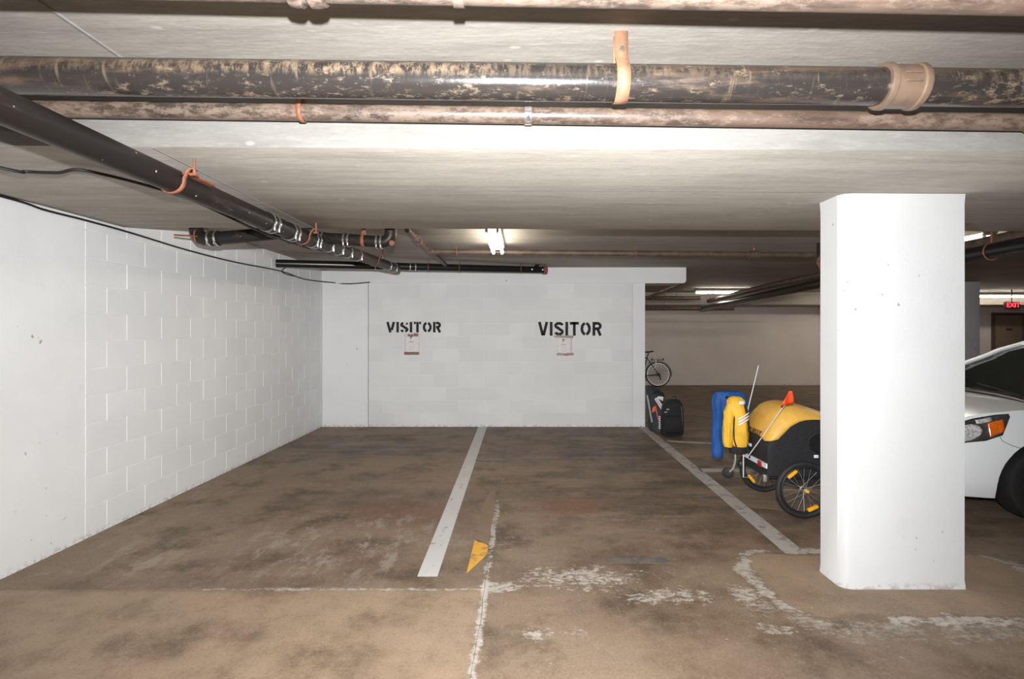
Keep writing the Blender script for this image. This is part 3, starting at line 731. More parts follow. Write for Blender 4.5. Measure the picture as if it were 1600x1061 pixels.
# ------------------------------------------------------------------ fluorescent lights
def fluoro(x, y, z, L, axis, lab, tubes=2, group='fluorescent ceiling lights'):
    t = thing('fluorescent_light', lab, 'light', (x,y,z), group)
    hk = 1.0 if tubes == 2 else .5
    def P(a, b, c): return (x+b, y+a, z+c) if axis == 'Y' else (x+a, y+b, z+c)
    m = MB(); prof = [(-.085,.0),(-.075,-.05),(-.03,-.075),(.03,-.075),(.075,-.05),(.085,.0)]
    m.loft([[P(s, b, c) for b, c in [(b*hk, c) for b, c in prof]] for s in (-L/2, L/2)]); m.build('housing', M['fixture' if tubes == 2 else 'fixture_dark'], t)
    offs = (-.05, .05) if tubes == 2 else (0,)
    for b in offs:
        MB().tube([P(-L/2+.03, b, -.105), P(L/2-.03, b, -.105)], .018, 14).build('lamp_tube', M['tube'], t)
        for s in (-1, 1):
            c0 = P(s*(L/2-.012), b, -.09); MB().box(c0[0]-.013, c0[0]+.013, c0[1]-.013, c0[1]+.013, c0[2]-.04, c0[2]+.045).build('tube_socket', M['socket'], t, bevel=.003)
    return t
fluoro(-.275, 5.46, ZC2, 1.24, 'Y', 'lit twin-tube light on the ceiling above the left stencilled wall')
fluoro(4.62, 5.78, ZC2, 1.24, 'Y', 'lit twin-tube light just right of the white column')
fluoro(at(1127,453,12.3).x, 12.3, ZC2+.0, 1.24, 'X', 'single lit tube on the ceiling near the far wall', 1)
fluoro(12.3, 13.2, ZC2-.03, 2.4, 'X', 'long lit tube beside the red exit sign', 1)
fluoro(8.7, 12.3, ZC2, 2.4, 'X', 'added twin-tube fill light near the far wall hidden behind the white column')  # added out of sight to brighten the far wall
fluoro(1.0, 11.2, ZC2, 2.4, 'X', 'added unseen twin-tube fill light behind the stencilled wall')  # invented fixture, lifts the far wall from behind the block wall
fluoro(-1.7, -1.2, ZC1, 1.24, 'X', 'added out-of-view twin-tube fill light over the drive aisle left of the camera')  # unseen fill source put in to lift the left wall

# ------------------------------------------------------------------ exit door and sign
dm = MB().box(13.36, 14.26, YF-.05, YF+.02, -.02, 2.06)
d1 = struct(dm.build('door_1', M['doorframe'], bevel=.006), 'brown metal door in the far wall under the exit sign')
MB().box(13.44, 14.18, YF-.075, YF-.04, 0, 1.98).build('door_leaf', M['door'], d1, bevel=.006)
MB().box(13.72, 13.90, YF-.082, YF-.072, 1.56, 1.61).build('door_plate', M['trimblack'], d1)
MB().lathe([(.01,0),(.012,.03),(.028,.04),(.03,.06),(.01,.07)], (13.54,YF-.075,1.0), (0,-1,0), 14).build('door_handle', M['steel'], d1)
e = at(1582, 477, 12.6)
t = thing('exit_sign', 'small glowing red exit sign hanging above the far door', 'sign', tuple(e))
MB().box(e.x-.17, e.x+.17, 12.58, 12.66, e.z-.085, e.z+.085).build('housing', M['exitbox'], t, bevel=.008)
MB().tube([(e.x,12.62,e.z+.08),(e.x,12.62,ZC2)], .01, 8).build('hanging_rod', M['darkmetal'], t)
def text(name, s, size, mat, parent, mtx, ext=.002):
    cu = bpy.data.curves.new(name, 'FONT'); cu.body = s; cu.size = size; cu.extrude = ext; cu.align_x = 'CENTER'; cu.align_y = 'CENTER'; cu.offset = size*.012
    o = bpy.data.objects.new(name, cu); C.objects.link(o)
    me = bpy.data.meshes.new_from_object(o.evaluated_get(bpy.context.evaluated_depsgraph_get()))
    bpy.data.objects.remove(o); me.transform(mtx); me.materials.clear(); me.materials.append(M[mat])
    return link(name, me, parent)
text('exit_lettering', 'EXIT', .16, 'exit', t, Matrix.Translation((e.x,12.577,e.z)) @ Matrix.Rotation(PI/2, 4, 'X'))

# ------------------------------------------------------------------ bike trailer
def wheel(parent, c, r, ax=(0,1,0), spokes=20, refl=(), tyre=.022, face=-1):
    w_ = MB().ring(c, ax, r-tyre, tyre, 48, 12).build('wheel', M['rubber'], parent)
    MB().ring(c, ax, r-tyre*2-.004, .009, 48, 8).build('rim', M['trimblack'], w_)
    c = Vector(c); R0 = r-tyre*2-.006
    hub = MB().lathe([(.006,-.045),(.018,-.04),(.022,-.03),(.012,-.02),(.012,.02),(.022,.03),(.018,.04),(.006,.045)], c, ax, 16).build('hub', M['alu'], w_)
    MB().lathe([(.002,-.062),(.012,-.058),(.016,-.044),(.004,-.04)], c, ax, 12).build('hub_cap', M['amber'], hub)
    for i in range(spokes):
        a = 2*PI*i/spokes; s = 1 if i % 2 else -1; b = a+s*.5*(1 if (i//2) % 2 else -1)
        p0 = c+Vector((.018*math.cos(b), .03*s, .018*math.sin(b))); p1 = c+Vector((R0*math.cos(a), 0, R0*math.sin(a)))
        MB().tube([p0, p1], .0016, 5).build('spoke', M['alu'], w_)
    for a in refl:
        d = Vector((math.cos(a), 0, math.sin(a))); tn = Vector((-math.sin(a), 0, math.cos(a))); q = c+d*(r*.70)
        m = MB(); pr = [(-.045,-.006),(-.040,-.013),(.040,-.013),(.045,-.006),(.045,.006),(.040,.013),(-.040,.013),(-.045,.006)]
        m.prism(pr, lambda u, v: q+tn*u+d*v+Vector((0,-.016,0)), lambda u, v: q+tn*u+d*v+Vector((0,.008,0)))
        m.build('reflector', M['amber'], w_, bevel=.002)
    return w_
T0 = 2.03; TY0, TY1 = 4.315, 4.87
tr = thing('bike_trailer', 'yellow and black bicycle trailer with orange flag parked behind the white column', 'trailer', (2.4,4.59,0))
def interp(tab, u):
    if u <= tab[0][0]: return tab[0][1]
    for (a, b), (c_, d) in zip(tab, tab[1:]):
        if u <= c_:
            s = (u-a)/(c_-a); s = s*s*(3-2*s)*.5+s*.5; return b+(d-b)*s
    return tab[-1][1]
ztop = [(2.03,.60),(2.05,.67),(2.08,.745),(2.12,.81),(2.17,.86),(2.23,.888),(2.30,.895),(2.40,.875),(2.55,.825),(2.75,.765),(2.95,.69),(3.08,.60),(3.14,.52)]
zsh = [(2.03,.50),(2.08,.56),(2.2,.66),(2.3,.70),(2.6,.68),(2.95,.56),(3.14,.45)]
zbo = [(2.03,.305),(2.2,.27),(2.9,.27),(3.14,.36)]
tw = [(2.03,.27),(2.06,.278),(2.8,.278),(3.05,.25),(3.14,.21)]
TC = (TY0+TY1)/2
def tsec(u, n=28):      # from near bottom up over the top to the far bottom
    W = interp(tw, u); zt = interp(ztop, u); zs = min(interp(zsh, u), zt-.06); zb = interp(zbo, u); P = [(-W, zb), (-W*1.0, (zb+zs)/2)]
    for i in range(n+1):
        a = PI-PI*i/n; c_, s_ = math.cos(a), math.sin(a)
        P.append((W*math.copysign(abs(c_)**.55, c_), zs+(zt-zs)*abs(s_)**.75))
    return P+[(W, (zb+zs)/2), (W, zb)]
us = [2.03,2.04,2.055,2.08,2.11,2.15,2.2,2.26,2.33,2.42,2.52,2.65,2.8,2.95,3.05,3.1,3.14]
MB().loft([[(u, TC+y, z) for y, z in tsec(u)] for u in us]).build('body', M['blackcloth'], tr, ang=50)
zcov = [(2.03,.595),(2.06,.600),(2.10,.612),(2.15,.655),(2.21,.715),(2.27,.755),(2.35,.775),(2.46,.775),(2.6,.745),(2.8,.69),(2.98,.62)]
def cover_row(u, n=26):
    P = tsec(u, 90); zc = interp(zcov, u); idx = [i for i, (y, z) in enumerate(P) if z >= zc]
    P = P[idx[0]:idx[-1]+1]; out = []
    for j in range(n+1):
        f = j/n*(len(P)-1); i = int(f); s = f-i; q = P[min(i+1, len(P)-1)]
        y = P[i][0]*(1-s)+q[0]*s; z = P[i][1]*(1-s)+q[1]*s
        out.append((u, TC+y*1.025, z+.007))
    return out
uc = [2.034+.004, 2.05,2.065,2.085,2.11,2.14,2.17,2.21,2.25,2.29,2.34,2.40,2.46,2.55,2.65,2.78,2.9,2.97]
rows = [cover_row(u) for u in uc]
rows[0] = [(x-.016, y, z) for x, y, z in rows[0]]
cov = MB().grid(rows).build('cover', M['yellow'], tr, solid=.006, ang=60, label='bright yellow fabric cover')
# rear panel edge of cover hanging slightly over the tail
text('cover_lettering', 'BURLEY', .056, 'darkprint', tr, Matrix.Translation((2.016,4.53,.655)) @ Matrix.Rotation(-PI/2, 4, 'Z') @ Matrix.Rotation(PI/2-.38, 4, 'X') @ Matrix.Diagonal((1.25,1,1,1)), .003)
# mesh side window
def side(u, z, off=.004):
    P = tsec(u, 90)
    for (y0, z0), (y1, z1) in zip(P, P[1:]):
        if z0 <= z <= z1 and z1 > z0: return (u, TC+y0+(y1-y0)*(z-z0)/(z1-z0)-off, z)
    return (u, TC-interp(tw, u)-off, z)
wrows = []
for i in range(21):
    u = 2.36+.5*(i/20)**1.5; s = math.sin(math.acos(max(-1, min(1, 1-2*(.006+.988*(i/20)**1.5))))); wrows.append([side(u, .60+.125*s*(2*j/8-1)) for j in range(9)])
MB().grid(wrows).build('mesh_window', M['mesh_cloth'], tr, solid=.004)
MB().box(2.405, 2.44, TY0-.014, TY0-.004, .475, .50).build('brand_tag', M['whitecloth'], tr, bevel=.002)
MB().box(2.405, 2.44, TY0-.009, TY0+.004, .46, .475).build('tag_backing', M['trimblack'], tr)
# reflective strip on the tail and its red reflectors, logo dots
st = MB().box(2.014, 2.026, TY0+.0, TY1-.0, .385, .425).build('reflective_strip', M['reflect'], tr)
for y in (TY0+.10, TY1-.07):
    MB().box(2.000, 2.014, y-.028, y+.028, .378, .425).build('red_reflector', M['redrefl'], st, bevel=.004)
MB().box(2.020, 2.030, TC+.03, TC+.07, .50, .525).build('logo_patch', M['reflect'], tr)
MB().box(2.005, 2.03, TY0+.01, TY0+.04, .27, .33).build('buckle', M['alu'], tr, bevel=.004)
fr = MB(); fr.tube([(2.03,TY0,.31),(2.9,TY0,.31),(3.1,TY0+.05,.40)], .014, 10); fr.tube([(2.03,TY1,.31),(2.9,TY1,.31),(3.1,TY1-.05,.40)], .014, 10); fr.tube([(2.29,TY0-.08,.232),(2.29,TY1+.1,.232)], .012, 10)
fr.tube([(2.29,TY0,.232),(2.25,TY0,.31)], .012, 8); fr.tube([(2.29,TY1,.232),(2.25,TY1,.31)], .012, 8)
fr.build('frame', M['darkmetal'], tr)
wheel(tr, (2.292,4.245,.232), .232, refl=(math.radians(128), math.radians(-66)))
wheel(tr, (2.292,4.945,.232), .232, refl=(math.radians(40), math.radians(220)))
# handle bar over the tail that carries the clothes
MB().tube([(2.02,4.62,.40),(1.985,4.62,.52),(1.945,4.62,.78),(1.925,4.63,.885),(1.92,4.66,.90),(1.92,5.02,.90),(1.95,5.05,.86),(1.99,5.0,.70),(2.05,TY1-.02,.56)], .012, 10).build('handlebar', M['darkmetal'], tr)
arm = MB().tube([(1.985,4.86,.44),(1.985,4.86,.32),(1.975,4.88,.24),(1.95,4.90,.205)], .010, 10); arm.tube([(1.955,4.86,.40),(2.05,4.80,.40)], .012, 8); arm.tube([(2.00,4.72,.55),(2.00,4.72,.20),(2.04,4.72,.20)], .008, 8)
arm.build('caster_arm', M['alu'], tr)
MB().lathe([(.010,-.02),(.036,-.02),(.049,-.011),(.051,0),(.049,.011),(.036,.02),(.010,.02)], (1.94,4.925,.190), (.55,1,0), 24).build('caster_wheel', M['rubber'], tr)
MB().box(1.99, 2.06, 4.78, 4.86, .27, .33).build('hitch_box', M['trimblack'], tr, bevel=.02)
# two flag poles
MB().tube([(1.995,4.63,.40),(2.03,4.40,.64),(2.075,4.12,.945)], .0045, 8).build('flag_pole', M['whitecloth'], tr)
MB().lathe([(.006,-.02),(.008,-.015),(.008,.015),(.006,.02)], (2.070,4.145,.925), (.1,-.7,.7), 8).build('pole_sleeve', M['trimblack'], tr)
fr_ = []
for i in range(7):
    s = i/6; bx = 2.035+.016*s+.05*s; wd = .085*(1-s)+.022; 
    fr_.append([(2.030+.075*s*.8+wd*j/5-.0, 4.11-.012*math.sin(j*1.2+s*3)-.02*s, .935+.115*s+.012*(1-s)*j/5) for j in range(6)])
MB().grid(fr_).build('flag', M['orange'], tr, solid=.003, label='orange safety flag')
MB().tube([(2.06,4.90,.42),(2.135,4.93,.80),(2.245,4.96,1.195)], .0045, 8).build('flag_pole', M['whitecloth'], tr)

# ------------------------------------------------------------------ clothes on the handlebar
def cloth_loft(secs, n=22, fold=.0, seed=0):
    if fold:            # finer rings so the folds show
        fine_ = []
        for a, b in zip(secs, secs[1:]):
            k_ = max(1, int(abs(a[2]-b[2])/.02)); fine_ += [tuple(p+(q-p)*j/k_ for p, q in zip(a, b)) for j in range(k_)]
        secs = fine_+[secs[-1]]
    # secs: (cx, cy, z, halfx, halfy)
    rings = []
    for i, (cx, cy, z, hx, hy) in enumerate(secs):
        r = []
        for k in range(n):
            q = 2*PI*k/n; f = 1+fold*math.sin(3*q+seed+z*9)+fold*.9*math.sin(7*q+z*14)+2.2*fold*mnoise.noise(Vector((2.2*math.cos(q), 2.2*math.sin(q)+seed, z*11)))
            r.append((cx+hx*f*math.cos(q), cy+hy*f*math.sin(q), z))
        rings.append(r)
    return MB().loft(rings)
t = thing('yellow_jacket', 'yellow rain jacket with silver reflective bars hung on the trailer handle', 'jacket', (1.93,4.66,.47))
jy = 4.66
cloth_loft([(1.915,jy+.03,.935,.03,.025),(1.915,jy+.03,.925,.055,.045),(1.915,jy+.02,.90,.075,.06),(1.92,jy,.84,.088,.065),(1.93,jy,.76,.090,.065),(1.935,jy,.66,.085,.062),(1.94,jy-.005,.58,.080,.06),(1.94,jy-.005,.515,.075,.058),(1.945,jy-.005,.495,.06,.05)], 26, .05).build('torso', M['jacket_yellow'], t)
cloth_loft([(1.86,jy,.88,.03,.035),(1.845,jy-.01,.80,.045,.05),(1.835,jy-.015,.70,.045,.05),(1.83,jy-.02,.60,.043,.046),(1.828,jy-.025,.53,.04,.042),(1.832,jy-.025,.495,.033,.034)], 18, .07, 1).build('sleeve', M['jacket_yellow'], t)
cloth_loft([(1.985,jy+.06,.86,.03,.04),(2.0,jy+.09,.78,.035,.04),(2.005,jy+.10,.66,.035,.04),(2.0,jy+.10,.56,.032,.036)], 16, .07, 2).build('sleeve', M['blackcloth'], t)
MB().grid([[(1.905+.05*i/4, jy-.075-.004*math.sin(i), .875+.03*j/3+.0*i) for i in range(5)] for j in range(4)]).build('reflective_patch', M['reflect'], t, solid=.003)
for k in range(3):
    MB().grid([[(1.898+.095*i/5, jy-.078+.012*abs(i/5-.4)*2-.004, .685+.026*k+.055*i/5+.016*j) for i in range(6)] for j in range(2)]).build('reflective_bar', M['reflect'], t, solid=.003)
MB().tube([(1.965,jy-.055,.88),(1.985,jy-.05,.80),(2.0,jy-.04,.72),(2.005,jy-.03,.63)], .013, 8).build('dark_zip_band', M['blackcloth'], t)
MB().tube([(1.875,jy-.055,.80),(1.868,jy-.05,.66),(1.872,jy-.05,.56),(1.89,jy-.055,.50)], .006, 6).build('side_seam', M['blackcloth'], t)
cloth_loft([(1.835,jy-.025,.505,.026,.028),(1.832,jy-.025,.49,.026,.028)], 14).build('cuff', M['blackcloth'], t)
t = tag(cloth_loft([(1.965,4.74,.52,.06,.05),(1.965,4.74,.505,.085,.07),(1.965,4.74,.45,.09,.075),(1.965,4.74,.415,.07,.06)], 20, .05).build('black_pouch', M['blackcloth'], None), 'small black cloth pouch hanging below the yellow jacket', 'pouch')
t = thing('blue_garment', 'bright blue garment draped over the trailer handle behind the yellow jacket', 'garment', (1.95,5.0,.33))
by = 4.97
cloth_loft([(1.96,by,.955,.08,.03),(1.965,by,.945,.12,.055),(1.97,by,.92,.145,.065),(1.975,by,.86,.165,.068),(1.98,by,.78,.170,.065),(1.99,by,.68,.165,.06),(1.99,by,.60,.155,.055),(1.99,by,.56,.12,.04)], 28, .045).build('torso', M['blue'], t)
cloth_loft([(1.88,by-.01,.93,.035,.03),(1.868,by-.02,.86,.055,.045),(1.862,by-.02,.74,.056,.045),(1.858,by-.02,.60,.055,.044),(1.855,by-.02,.46,.052,.042),(1.853,by-.02,.34,.050,.040),(1.853,by-.02,.325,.042,.034)], 18, .06, 1).build('sleeve', M['blue'], t)
cloth_loft([(2.08,by+.01,.90,.035,.035),(2.12,by+.02,.82,.045,.04),(2.13,by+.03,.70,.045,.04),(2.13,by+.03,.55,.04,.038)], 16, .06, 2).build('sleeve', M['blue'], t)

# ------------------------------------------------------------------ backpack and sports bag by the wall end
t = thing('backpack', 'black wheeled backpack standing on the floor beside the white wall end', 'backpack', (2.19,7.62,0))
def rrect(cx, cy, hx, hy, z, n=6, r=.35):
    out = []
    rr = min(hx, hy)*r*2
    for (sx, sy, a0) in ((1,1,0),(-1,1,90),(-1,-1,180),(1,-1,270)):
        for i in range(n+1):
            a = math.radians(a0+90*i/n); out.append((cx+sx*(hx-rr)+rr*math.cos(a), cy+sy*(hy-rr)+rr*math.sin(a), z))
    return out
MB().loft([rrect(2.19,7.62,.145,.09,.02),rrect(2.19,7.62,.158,.10,.05),rrect(2.19,7.62,.158,.105,.25),rrect(2.195,7.63,.152,.10,.38),rrect(2.20,7.64,.135,.09,.46),rrect(2.205,7.65,.10,.07,.515),rrect(2.21,7.65,.05,.04,.53)]).build('body', M['blackcloth'], t, ang=60)
MB().loft([rrect(2.17,7.51,.11,.025,.06),rrect(2.17,7.50,.12,.04,.09),rrect(2.17,7.50,.12,.045,.22),rrect(2.17,7.51,.11,.035,.29),rrect(2.17,7.52,.08,.015,.31)]).build('front_pocket', M['blackcloth'], t, ang=60)
MB().tube([(2.19,7.66,.52),(2.20,7.66,.565),(2.25,7.66,.575),(2.27,7.66,.52)], .008, 8).build('top_handle', M['trimblack'], t)
MB().tube([(2.28,7.60,.50),(2.295,7.515,.44),(2.30,7.49,.28),(2.29,7.50,.08)], .012, 8).build('strap', M['trimblack'], t)
for x in (2.07, 2.31): MB().lathe([(.01,-.012),(.028,-.012),(.03,0),(.028,.012),(.01,.012)], (x,7.72,.03), (1,0,0), 16).build('wheel', M['rubber'], t)
for z, x in ((.40,2.10),(.36,2.07)): MB().box(x-.02, x+.02, 7.515, 7.53, z-.008, z+.008).build('buckle', M['greytrim'], t)
MB().box(2.25, 2.28, 7.495, 7.51, .10, .13).build('logo_patch', M['greytrim'], t)

t = thing('sports_bag', 'charcoal padded sports bag with orange patch leaning beside the white wall end', 'bag', (2.0,8.05,0))
def bagsec(cx, cy, hx, hy, z): return rrect(cx, cy, hx, hy, z, 5, .45)
MB().loft([bagsec(2.10,8.02,.13,.16,.0),bagsec(2.10,8.04,.15,.18,.05),bagsec(2.095,8.08,.15,.18,.25),bagsec(2.085,8.13,.14,.17,.42),bagsec(2.07,8.18,.12,.15,.55),bagsec(2.06,8.21,.09,.11,.62),bagsec(2.06,8.22,.04,.05,.65)]).build('body', M['bagbody'], t, ang=60)
def bp(px, py, Y): return at(px, py, Y)
MB().tube([bp(1011,618,7.92),bp(1014,632,7.87),bp(1016,645,7.84),bp(1019,660,7.81)], .014, 8).build('piping', M['greytrim'], t)
MB().tube([bp(1024,634,7.9),bp(1027,648,7.84),bp(1029,656,7.82)], .008, 8).build('piping', M['orangepatch'], t)
MB().hexa([bp(1018,645,7.84),bp(1024,643,7.84),bp(1024,643,7.87),bp(1018,645,7.87),bp(1020,636,7.85),bp(1025,635,7.85),bp(1025,635,7.88),bp(1020,636,7.88)]).build('orange_patch', M['orangepatch'], t, bevel=.006)
def strip(a, b, wd, mat, name, par):
    a = Vector(a); b = Vector(b); d = (b-a).normalized(); s = Vector((-d.z, 0, d.x))*wd
    return MB().hexa([a-s, a+s, a+s+Vector((0,.015,0)), a-s+Vector((0,.015,0)), b-s, b+s, b+s+Vector((0,.015,0)), b-s+Vector((0,.015,0))]).build(name, M[mat], par)
sp = strip(bp(1025,622,7.86), bp(1036,640,7.78), .028, 'whitecloth', 'shoulder_band', t)
strip(bp(1026,624,7.85), bp(1036,640,7.765), .004, 'redprint', 'red_stripe', sp)
MB().hexa([bp(1027,622,7.9),bp(1036,627,7.88),bp(1036,627,7.93),bp(1027,622,7.95),bp(1028,619,7.9),bp(1037,620,7.88),bp(1037,620,7.93),bp(1028,619,7.95)]).build('white_flap', M['whitecloth'], t, bevel=.006)
ls = MB()
for k in range(7):
    q = bp(1031.3, 651+3*k, 7.80); ls.box(q.x-.018-.004*(k % 2), q.x+.018, q.y-.01, q.y, q.z-.012, q.z+.008)
ls.build('white_lettering', M['whitecloth'], t)
MB().tube([bp(1009,612,8.2),bp(1012,604,8.2),bp(1018,603,8.15),bp(1023,612,8.1)], .012, 8).build('carry_handle', M['trimblack'], t)
MB().loft([rrect(2.10,8.10,.07,.05,.46),rrect(2.11,8.10,.10,.07,.50),rrect(2.10,8.10,.09,.06,.57),rrect(2.09,8.10,.04,.03,.60)]).build('hood', M['blackcloth'], t, ang=60)

# ------------------------------------------------------------------ bicycle at the far wall
t = thing('bicycle', 'dark blue bicycle with white-walled tyres leaning at the far wall', 'bicycle', (3.2,14.5,0))
yb = 14.42; rw = .35
def bwheel(x):
    w_ = MB().ring((x,yb,rw), (0,1,0), rw-.018, .018, 44, 8).build('wheel', M['rubber'], t)
    MB().ring((x,yb,rw), (0,1,0), rw-.048, .019, 44, 8).build('rim', M['whiterim'], w_)
    s = MB()
    for i in range(18): a = 2*PI*i/18; s.tube([(x+.02*math.cos(a+.6),yb,rw+.02*math.sin(a+.6)),(x+(rw-.05)*math.cos(a),yb,rw+(rw-.05)*math.sin(a))], .0025, 4)
    s.build('spokes', M['darkmetal'], w_)
    MB().lathe([(.01,-.06),(.035,-.05),(.035,.03),(.01,.06)], (x,yb,rw), (0,1,0), 14).build('hub', M['bluepaint'], w_)
    MB().hexa([(x-.16,yb-.02,rw+.13),(x-.05,yb-.02,rw+.20),(x-.05,yb-.01,rw+.20),(x-.16,yb-.01,rw+.13),(x-.175,yb-.02,rw+.155),(x-.065,yb-.02,rw+.225),(x-.065,yb-.01,rw+.225),(x-.175,yb-.01,rw+.155)]).build('reflector', M['reflect'], w_)
xr = 3.76; xf = 2.70
bwheel(xr); bwheel(xf)
BBk = (3.33,yb,.30); ST = (3.45,yb,.80); HT = (2.86,yb,.88)
f = MB()
for a, b in ((BBk,ST),(BBk,HT),(ST,HT)): f.tube([a, b], .018, 10)
for a, b in ((BBk,(xr,yb-.04,rw)),(ST,(xr,yb-.04,rw)),(HT,(2.83,yb,.78))): f.tube([a, b], .011, 8)
f.build('frame', M['bluepaint'], t)
MB().tube([(2.84,yb,.95),(2.83,yb,.74),(xf,yb-.05,rw)], .013, 8).build('fork', M['bluepaint'], t)
MB().tube([ST,(3.50,yb,.94)], .014, 8).build('seat_post', M['darkmetal'], t)
sd = [(3.36,.018,.955),(3.44,.03,.962),(3.52,.07,.965),(3.58,.085,.975),(3.62,.07,.985)]
MB().loft([[(x,yb+w_*math.cos(q),z+.018*math.sin(q)) for q in [2*PI*k/12 for k in range(12)]] for x, w_, z in sd]).build('saddle', M['blackcloth'], t)
MB().tube([(2.80,yb-.28,1.0),(2.84,yb-.1,.98),(2.85,yb,.97),(2.84,yb+.1,.98),(2.80,yb+.28,1.0)], .013, 8).build('handlebar', M['darkmetal'], t)
MB().grid([[(xr+(rw+.02)*math.cos(math.radians(a)), yb+.028*(2*j/3-1), rw+(rw+.02)*math.sin(math.radians(a))) for j in range(4)] for a in range(-10, 175, 12)]).build('mudguard', M['trimblack'], t, solid=.004)
MB().tube([(3.48,yb,.66),(3.60,yb,.745),(3.92,yb,.745)], .008, 6).build('rack', M['darkmetal'], t)
for x in (3.58, 3.90): MB().box(x-.012, x+.012, yb-.02, yb+.02, .745, .79).build('rack_post', M['darkmetal'], t)
MB().box(xr-.08, xr-.055, yb-.035, yb-.02, rw+.20, rw+.40).build('stay_reflector', M['reflect'], t)
cr = MB().tube([(3.33,yb-.06,.30),(3.80,yb-.055,.35)], .009, 6); cr.tube([(3.33,yb-.06,.30),(3.42,yb-.08,.17)], .012, 6); cr.lathe([(.02,0),(.09,.002),(.09,.008),(.02,.01)], (3.33,yb-.06,.30), (0,-1,0), 20)
cr.build('crank_and_chain', M['darkmetal'], t)
MB().tube([(xr,yb-.06,rw),(xr+.05,yb-.07,rw-.10),(xr+.04,yb-.07,rw-.15)], .016, 8).build('derailleur', M['darkmetal'], t)

# ------------------------------------------------------------------ white hatchback
CX, CYc = 3.27, 4.945
car = thing('white_car', 'white hatchback car with orange turn signal parked behind the white column', 'car', (CX+2,CYc,0))
Wt = [(0,.40),(.02,.52),(.05,.61),(.10,.68),(.18,.735),(.30,.785),(.45,.82),(.65,.842),(.9,.85),(3.4,.85),(3.8,.82),(4.0,.75),(4.1,.64),(4.15,.5)]
ZS = [(0,.60),(.03,.66),(.08,.715),(.16,.775),(.28,.825),(.45,.862),(.7,.888),(1.0,.905),(1.5,.935),(3.4,.98),(3.9,.96),(4.1,.88),(4.15,.80)]
ZB = [(0,.30),(.05,.22),(.12,.195),(.3,.185),(.6,.18),(3.6,.19),(4.0,.25),(4.15,.36)]
CR = [(0,.02),(.1,.045),(.5,.05),(1.0,.05),(1.6,.03),(4.15,.02)]
def gsec(s): # relative half width at relative height
    return interp([(0,.915),(.10,.955),(.25,.985),(.5,1.0),(.7,.992),(.88,.965),(1,.925)], s)
def chw(u, z):
    zb, zs = interp(ZB, u), interp(ZS, u); return interp(Wt, u)*gsec(max(0, min(1, (z-zb)/(zs-zb))))
def csec(u):
    zb, zs, W, cr_ = interp(ZB, u), interp(ZS, u), interp(Wt, u), interp(CR, u); L = []
    for i in range(11): s = i/10; L.append((-W*gsec(s), zb+(zs-zb)*s))
    w1 = W*gsec(1)
    for i in range(1, 12):
        a = -1+2*i/12; L.append((w1*a, zs+cr_*(1-abs(a)**2.4)))
    for i in range(10, -1, -1): s = i/10; L.append((W*gsec(s), zb+(zs-zb)*s))
    return L
cu = [0,.01,.02,.035,.05,.075,.1,.14,.18,.24,.30,.37,.45,.55,.65,.77,.9,1.0,1.15,1.4,1.8,2.3,2.8,3.2,3.5,3.7,3.85,3.95,4.03,4.1,4.13,4.15]
bodyme = MB().loft([[(CX+u, CYc+v, z) for v, z in csec(u)] for u in cu]).mesh('body', M['carwhite'], ang=42)
WX = (CX+.86, CX+3.42); WR = .305
bo = bpy.data.objects.new('body', bodyme); C.objects.link(bo)
cutters = []
for x in WX:
    for s in (-1, 1):
        cme = MB().lathe([(.365,-.20),(.365,.20)], (x, CYc+s*.78, WR), (0,1,0), 40).mesh('cut', M['trimblack'])
        o = bpy.data.objects.new('cut', cme); C.objects.link(o); cutters.append(o)
        mo = bo.modifiers.new('b', 'BOOLEAN'); mo.object = o; mo.operation = 'DIFFERENCE'; mo.solver = 'EXACT'
me2 = bpy.data.meshes.new_from_object(bo.evaluated_get(bpy.context.evaluated_depsgraph_get()))
bpy.data.objects.remove(bo)
for o in cutters: bpy.data.objects.remove(o)
me2.set_sharp_from_angle(angle=math.radians(40))
body = link('body', me2, car)
for x in WX:
    for s in (-1, 1):
        c = Vector((x, CYc+s*.755, WR))
        w_ = MB().lathe([(.19,-.095*s),(.27,-.10*s),(.298,-.085*s),(WR,-.05*s),(WR,.05*s),(.298,.085*s),(.27,.095*s),(.19,.085*s)], c, (0,1,0), 44, False).build('wheel', M['rubber'], car)
        MB().lathe([(.195,.07*s),(.19,.085*s),(.17,.07*s),(.05,.06*s),(.03,.075*s),(.001,.075*s)], c, (0,1,0), 36, False).build('hubcap', M['alu'], w_)
# greenhouse: glass body, roof, pillars
GW = [(.92,.70),(1.1,.70),(2.0,.60),(3.4,.585),(3.95,.62)]
GT = [(.92,.90),(1.1,.965),(1.35,1.10),(1.6,1.225),(1.85,1.335),(2.05,1.40),(2.4,1.455),(2.9,1.465),(3.4,1.42),(3.65,1.33),(3.85,1.15),(4.0,.98)]
def gring(u, off=0.0):
    zt = interp(GT, u); zl = min(interp(ZS, u)-.01, zt-.005); fr_ = max(0, min(1, (zt-zl)/.5)); wb_ = .785; wt = wb_-.20*fr_; L = [(-wb_, zl)]
    for i in range(1, 5): s = i/5; L.append((-(wb_+(wt-wb_)*s), zl+(zt-.022*fr_-zl)*s))
    for i in range(9): a = -1+2*i/8; L.append((wt*a*.97, zt-.022*fr_*abs(a)**3))
    for i in range(4, 0, -1): s = i/5; L.append(((wb_+(wt-wb_)*s), zl+(zt-.022*fr_-zl)*s))
    return L+[(wb_, zl)]
gu = [.95,1.0,1.1,1.2,1.35,1.5,1.65,1.8,1.95,2.05,2.2,2.4,2.7,3.0,3.2,3.4,3.55,3.65,3.75,3.85,3.95,4.0]
MB().loft([[(CX+u, CYc+v, z) for v, z in gring(u)] for u in gu]).build('windows', M['glass'], car, ang=50)
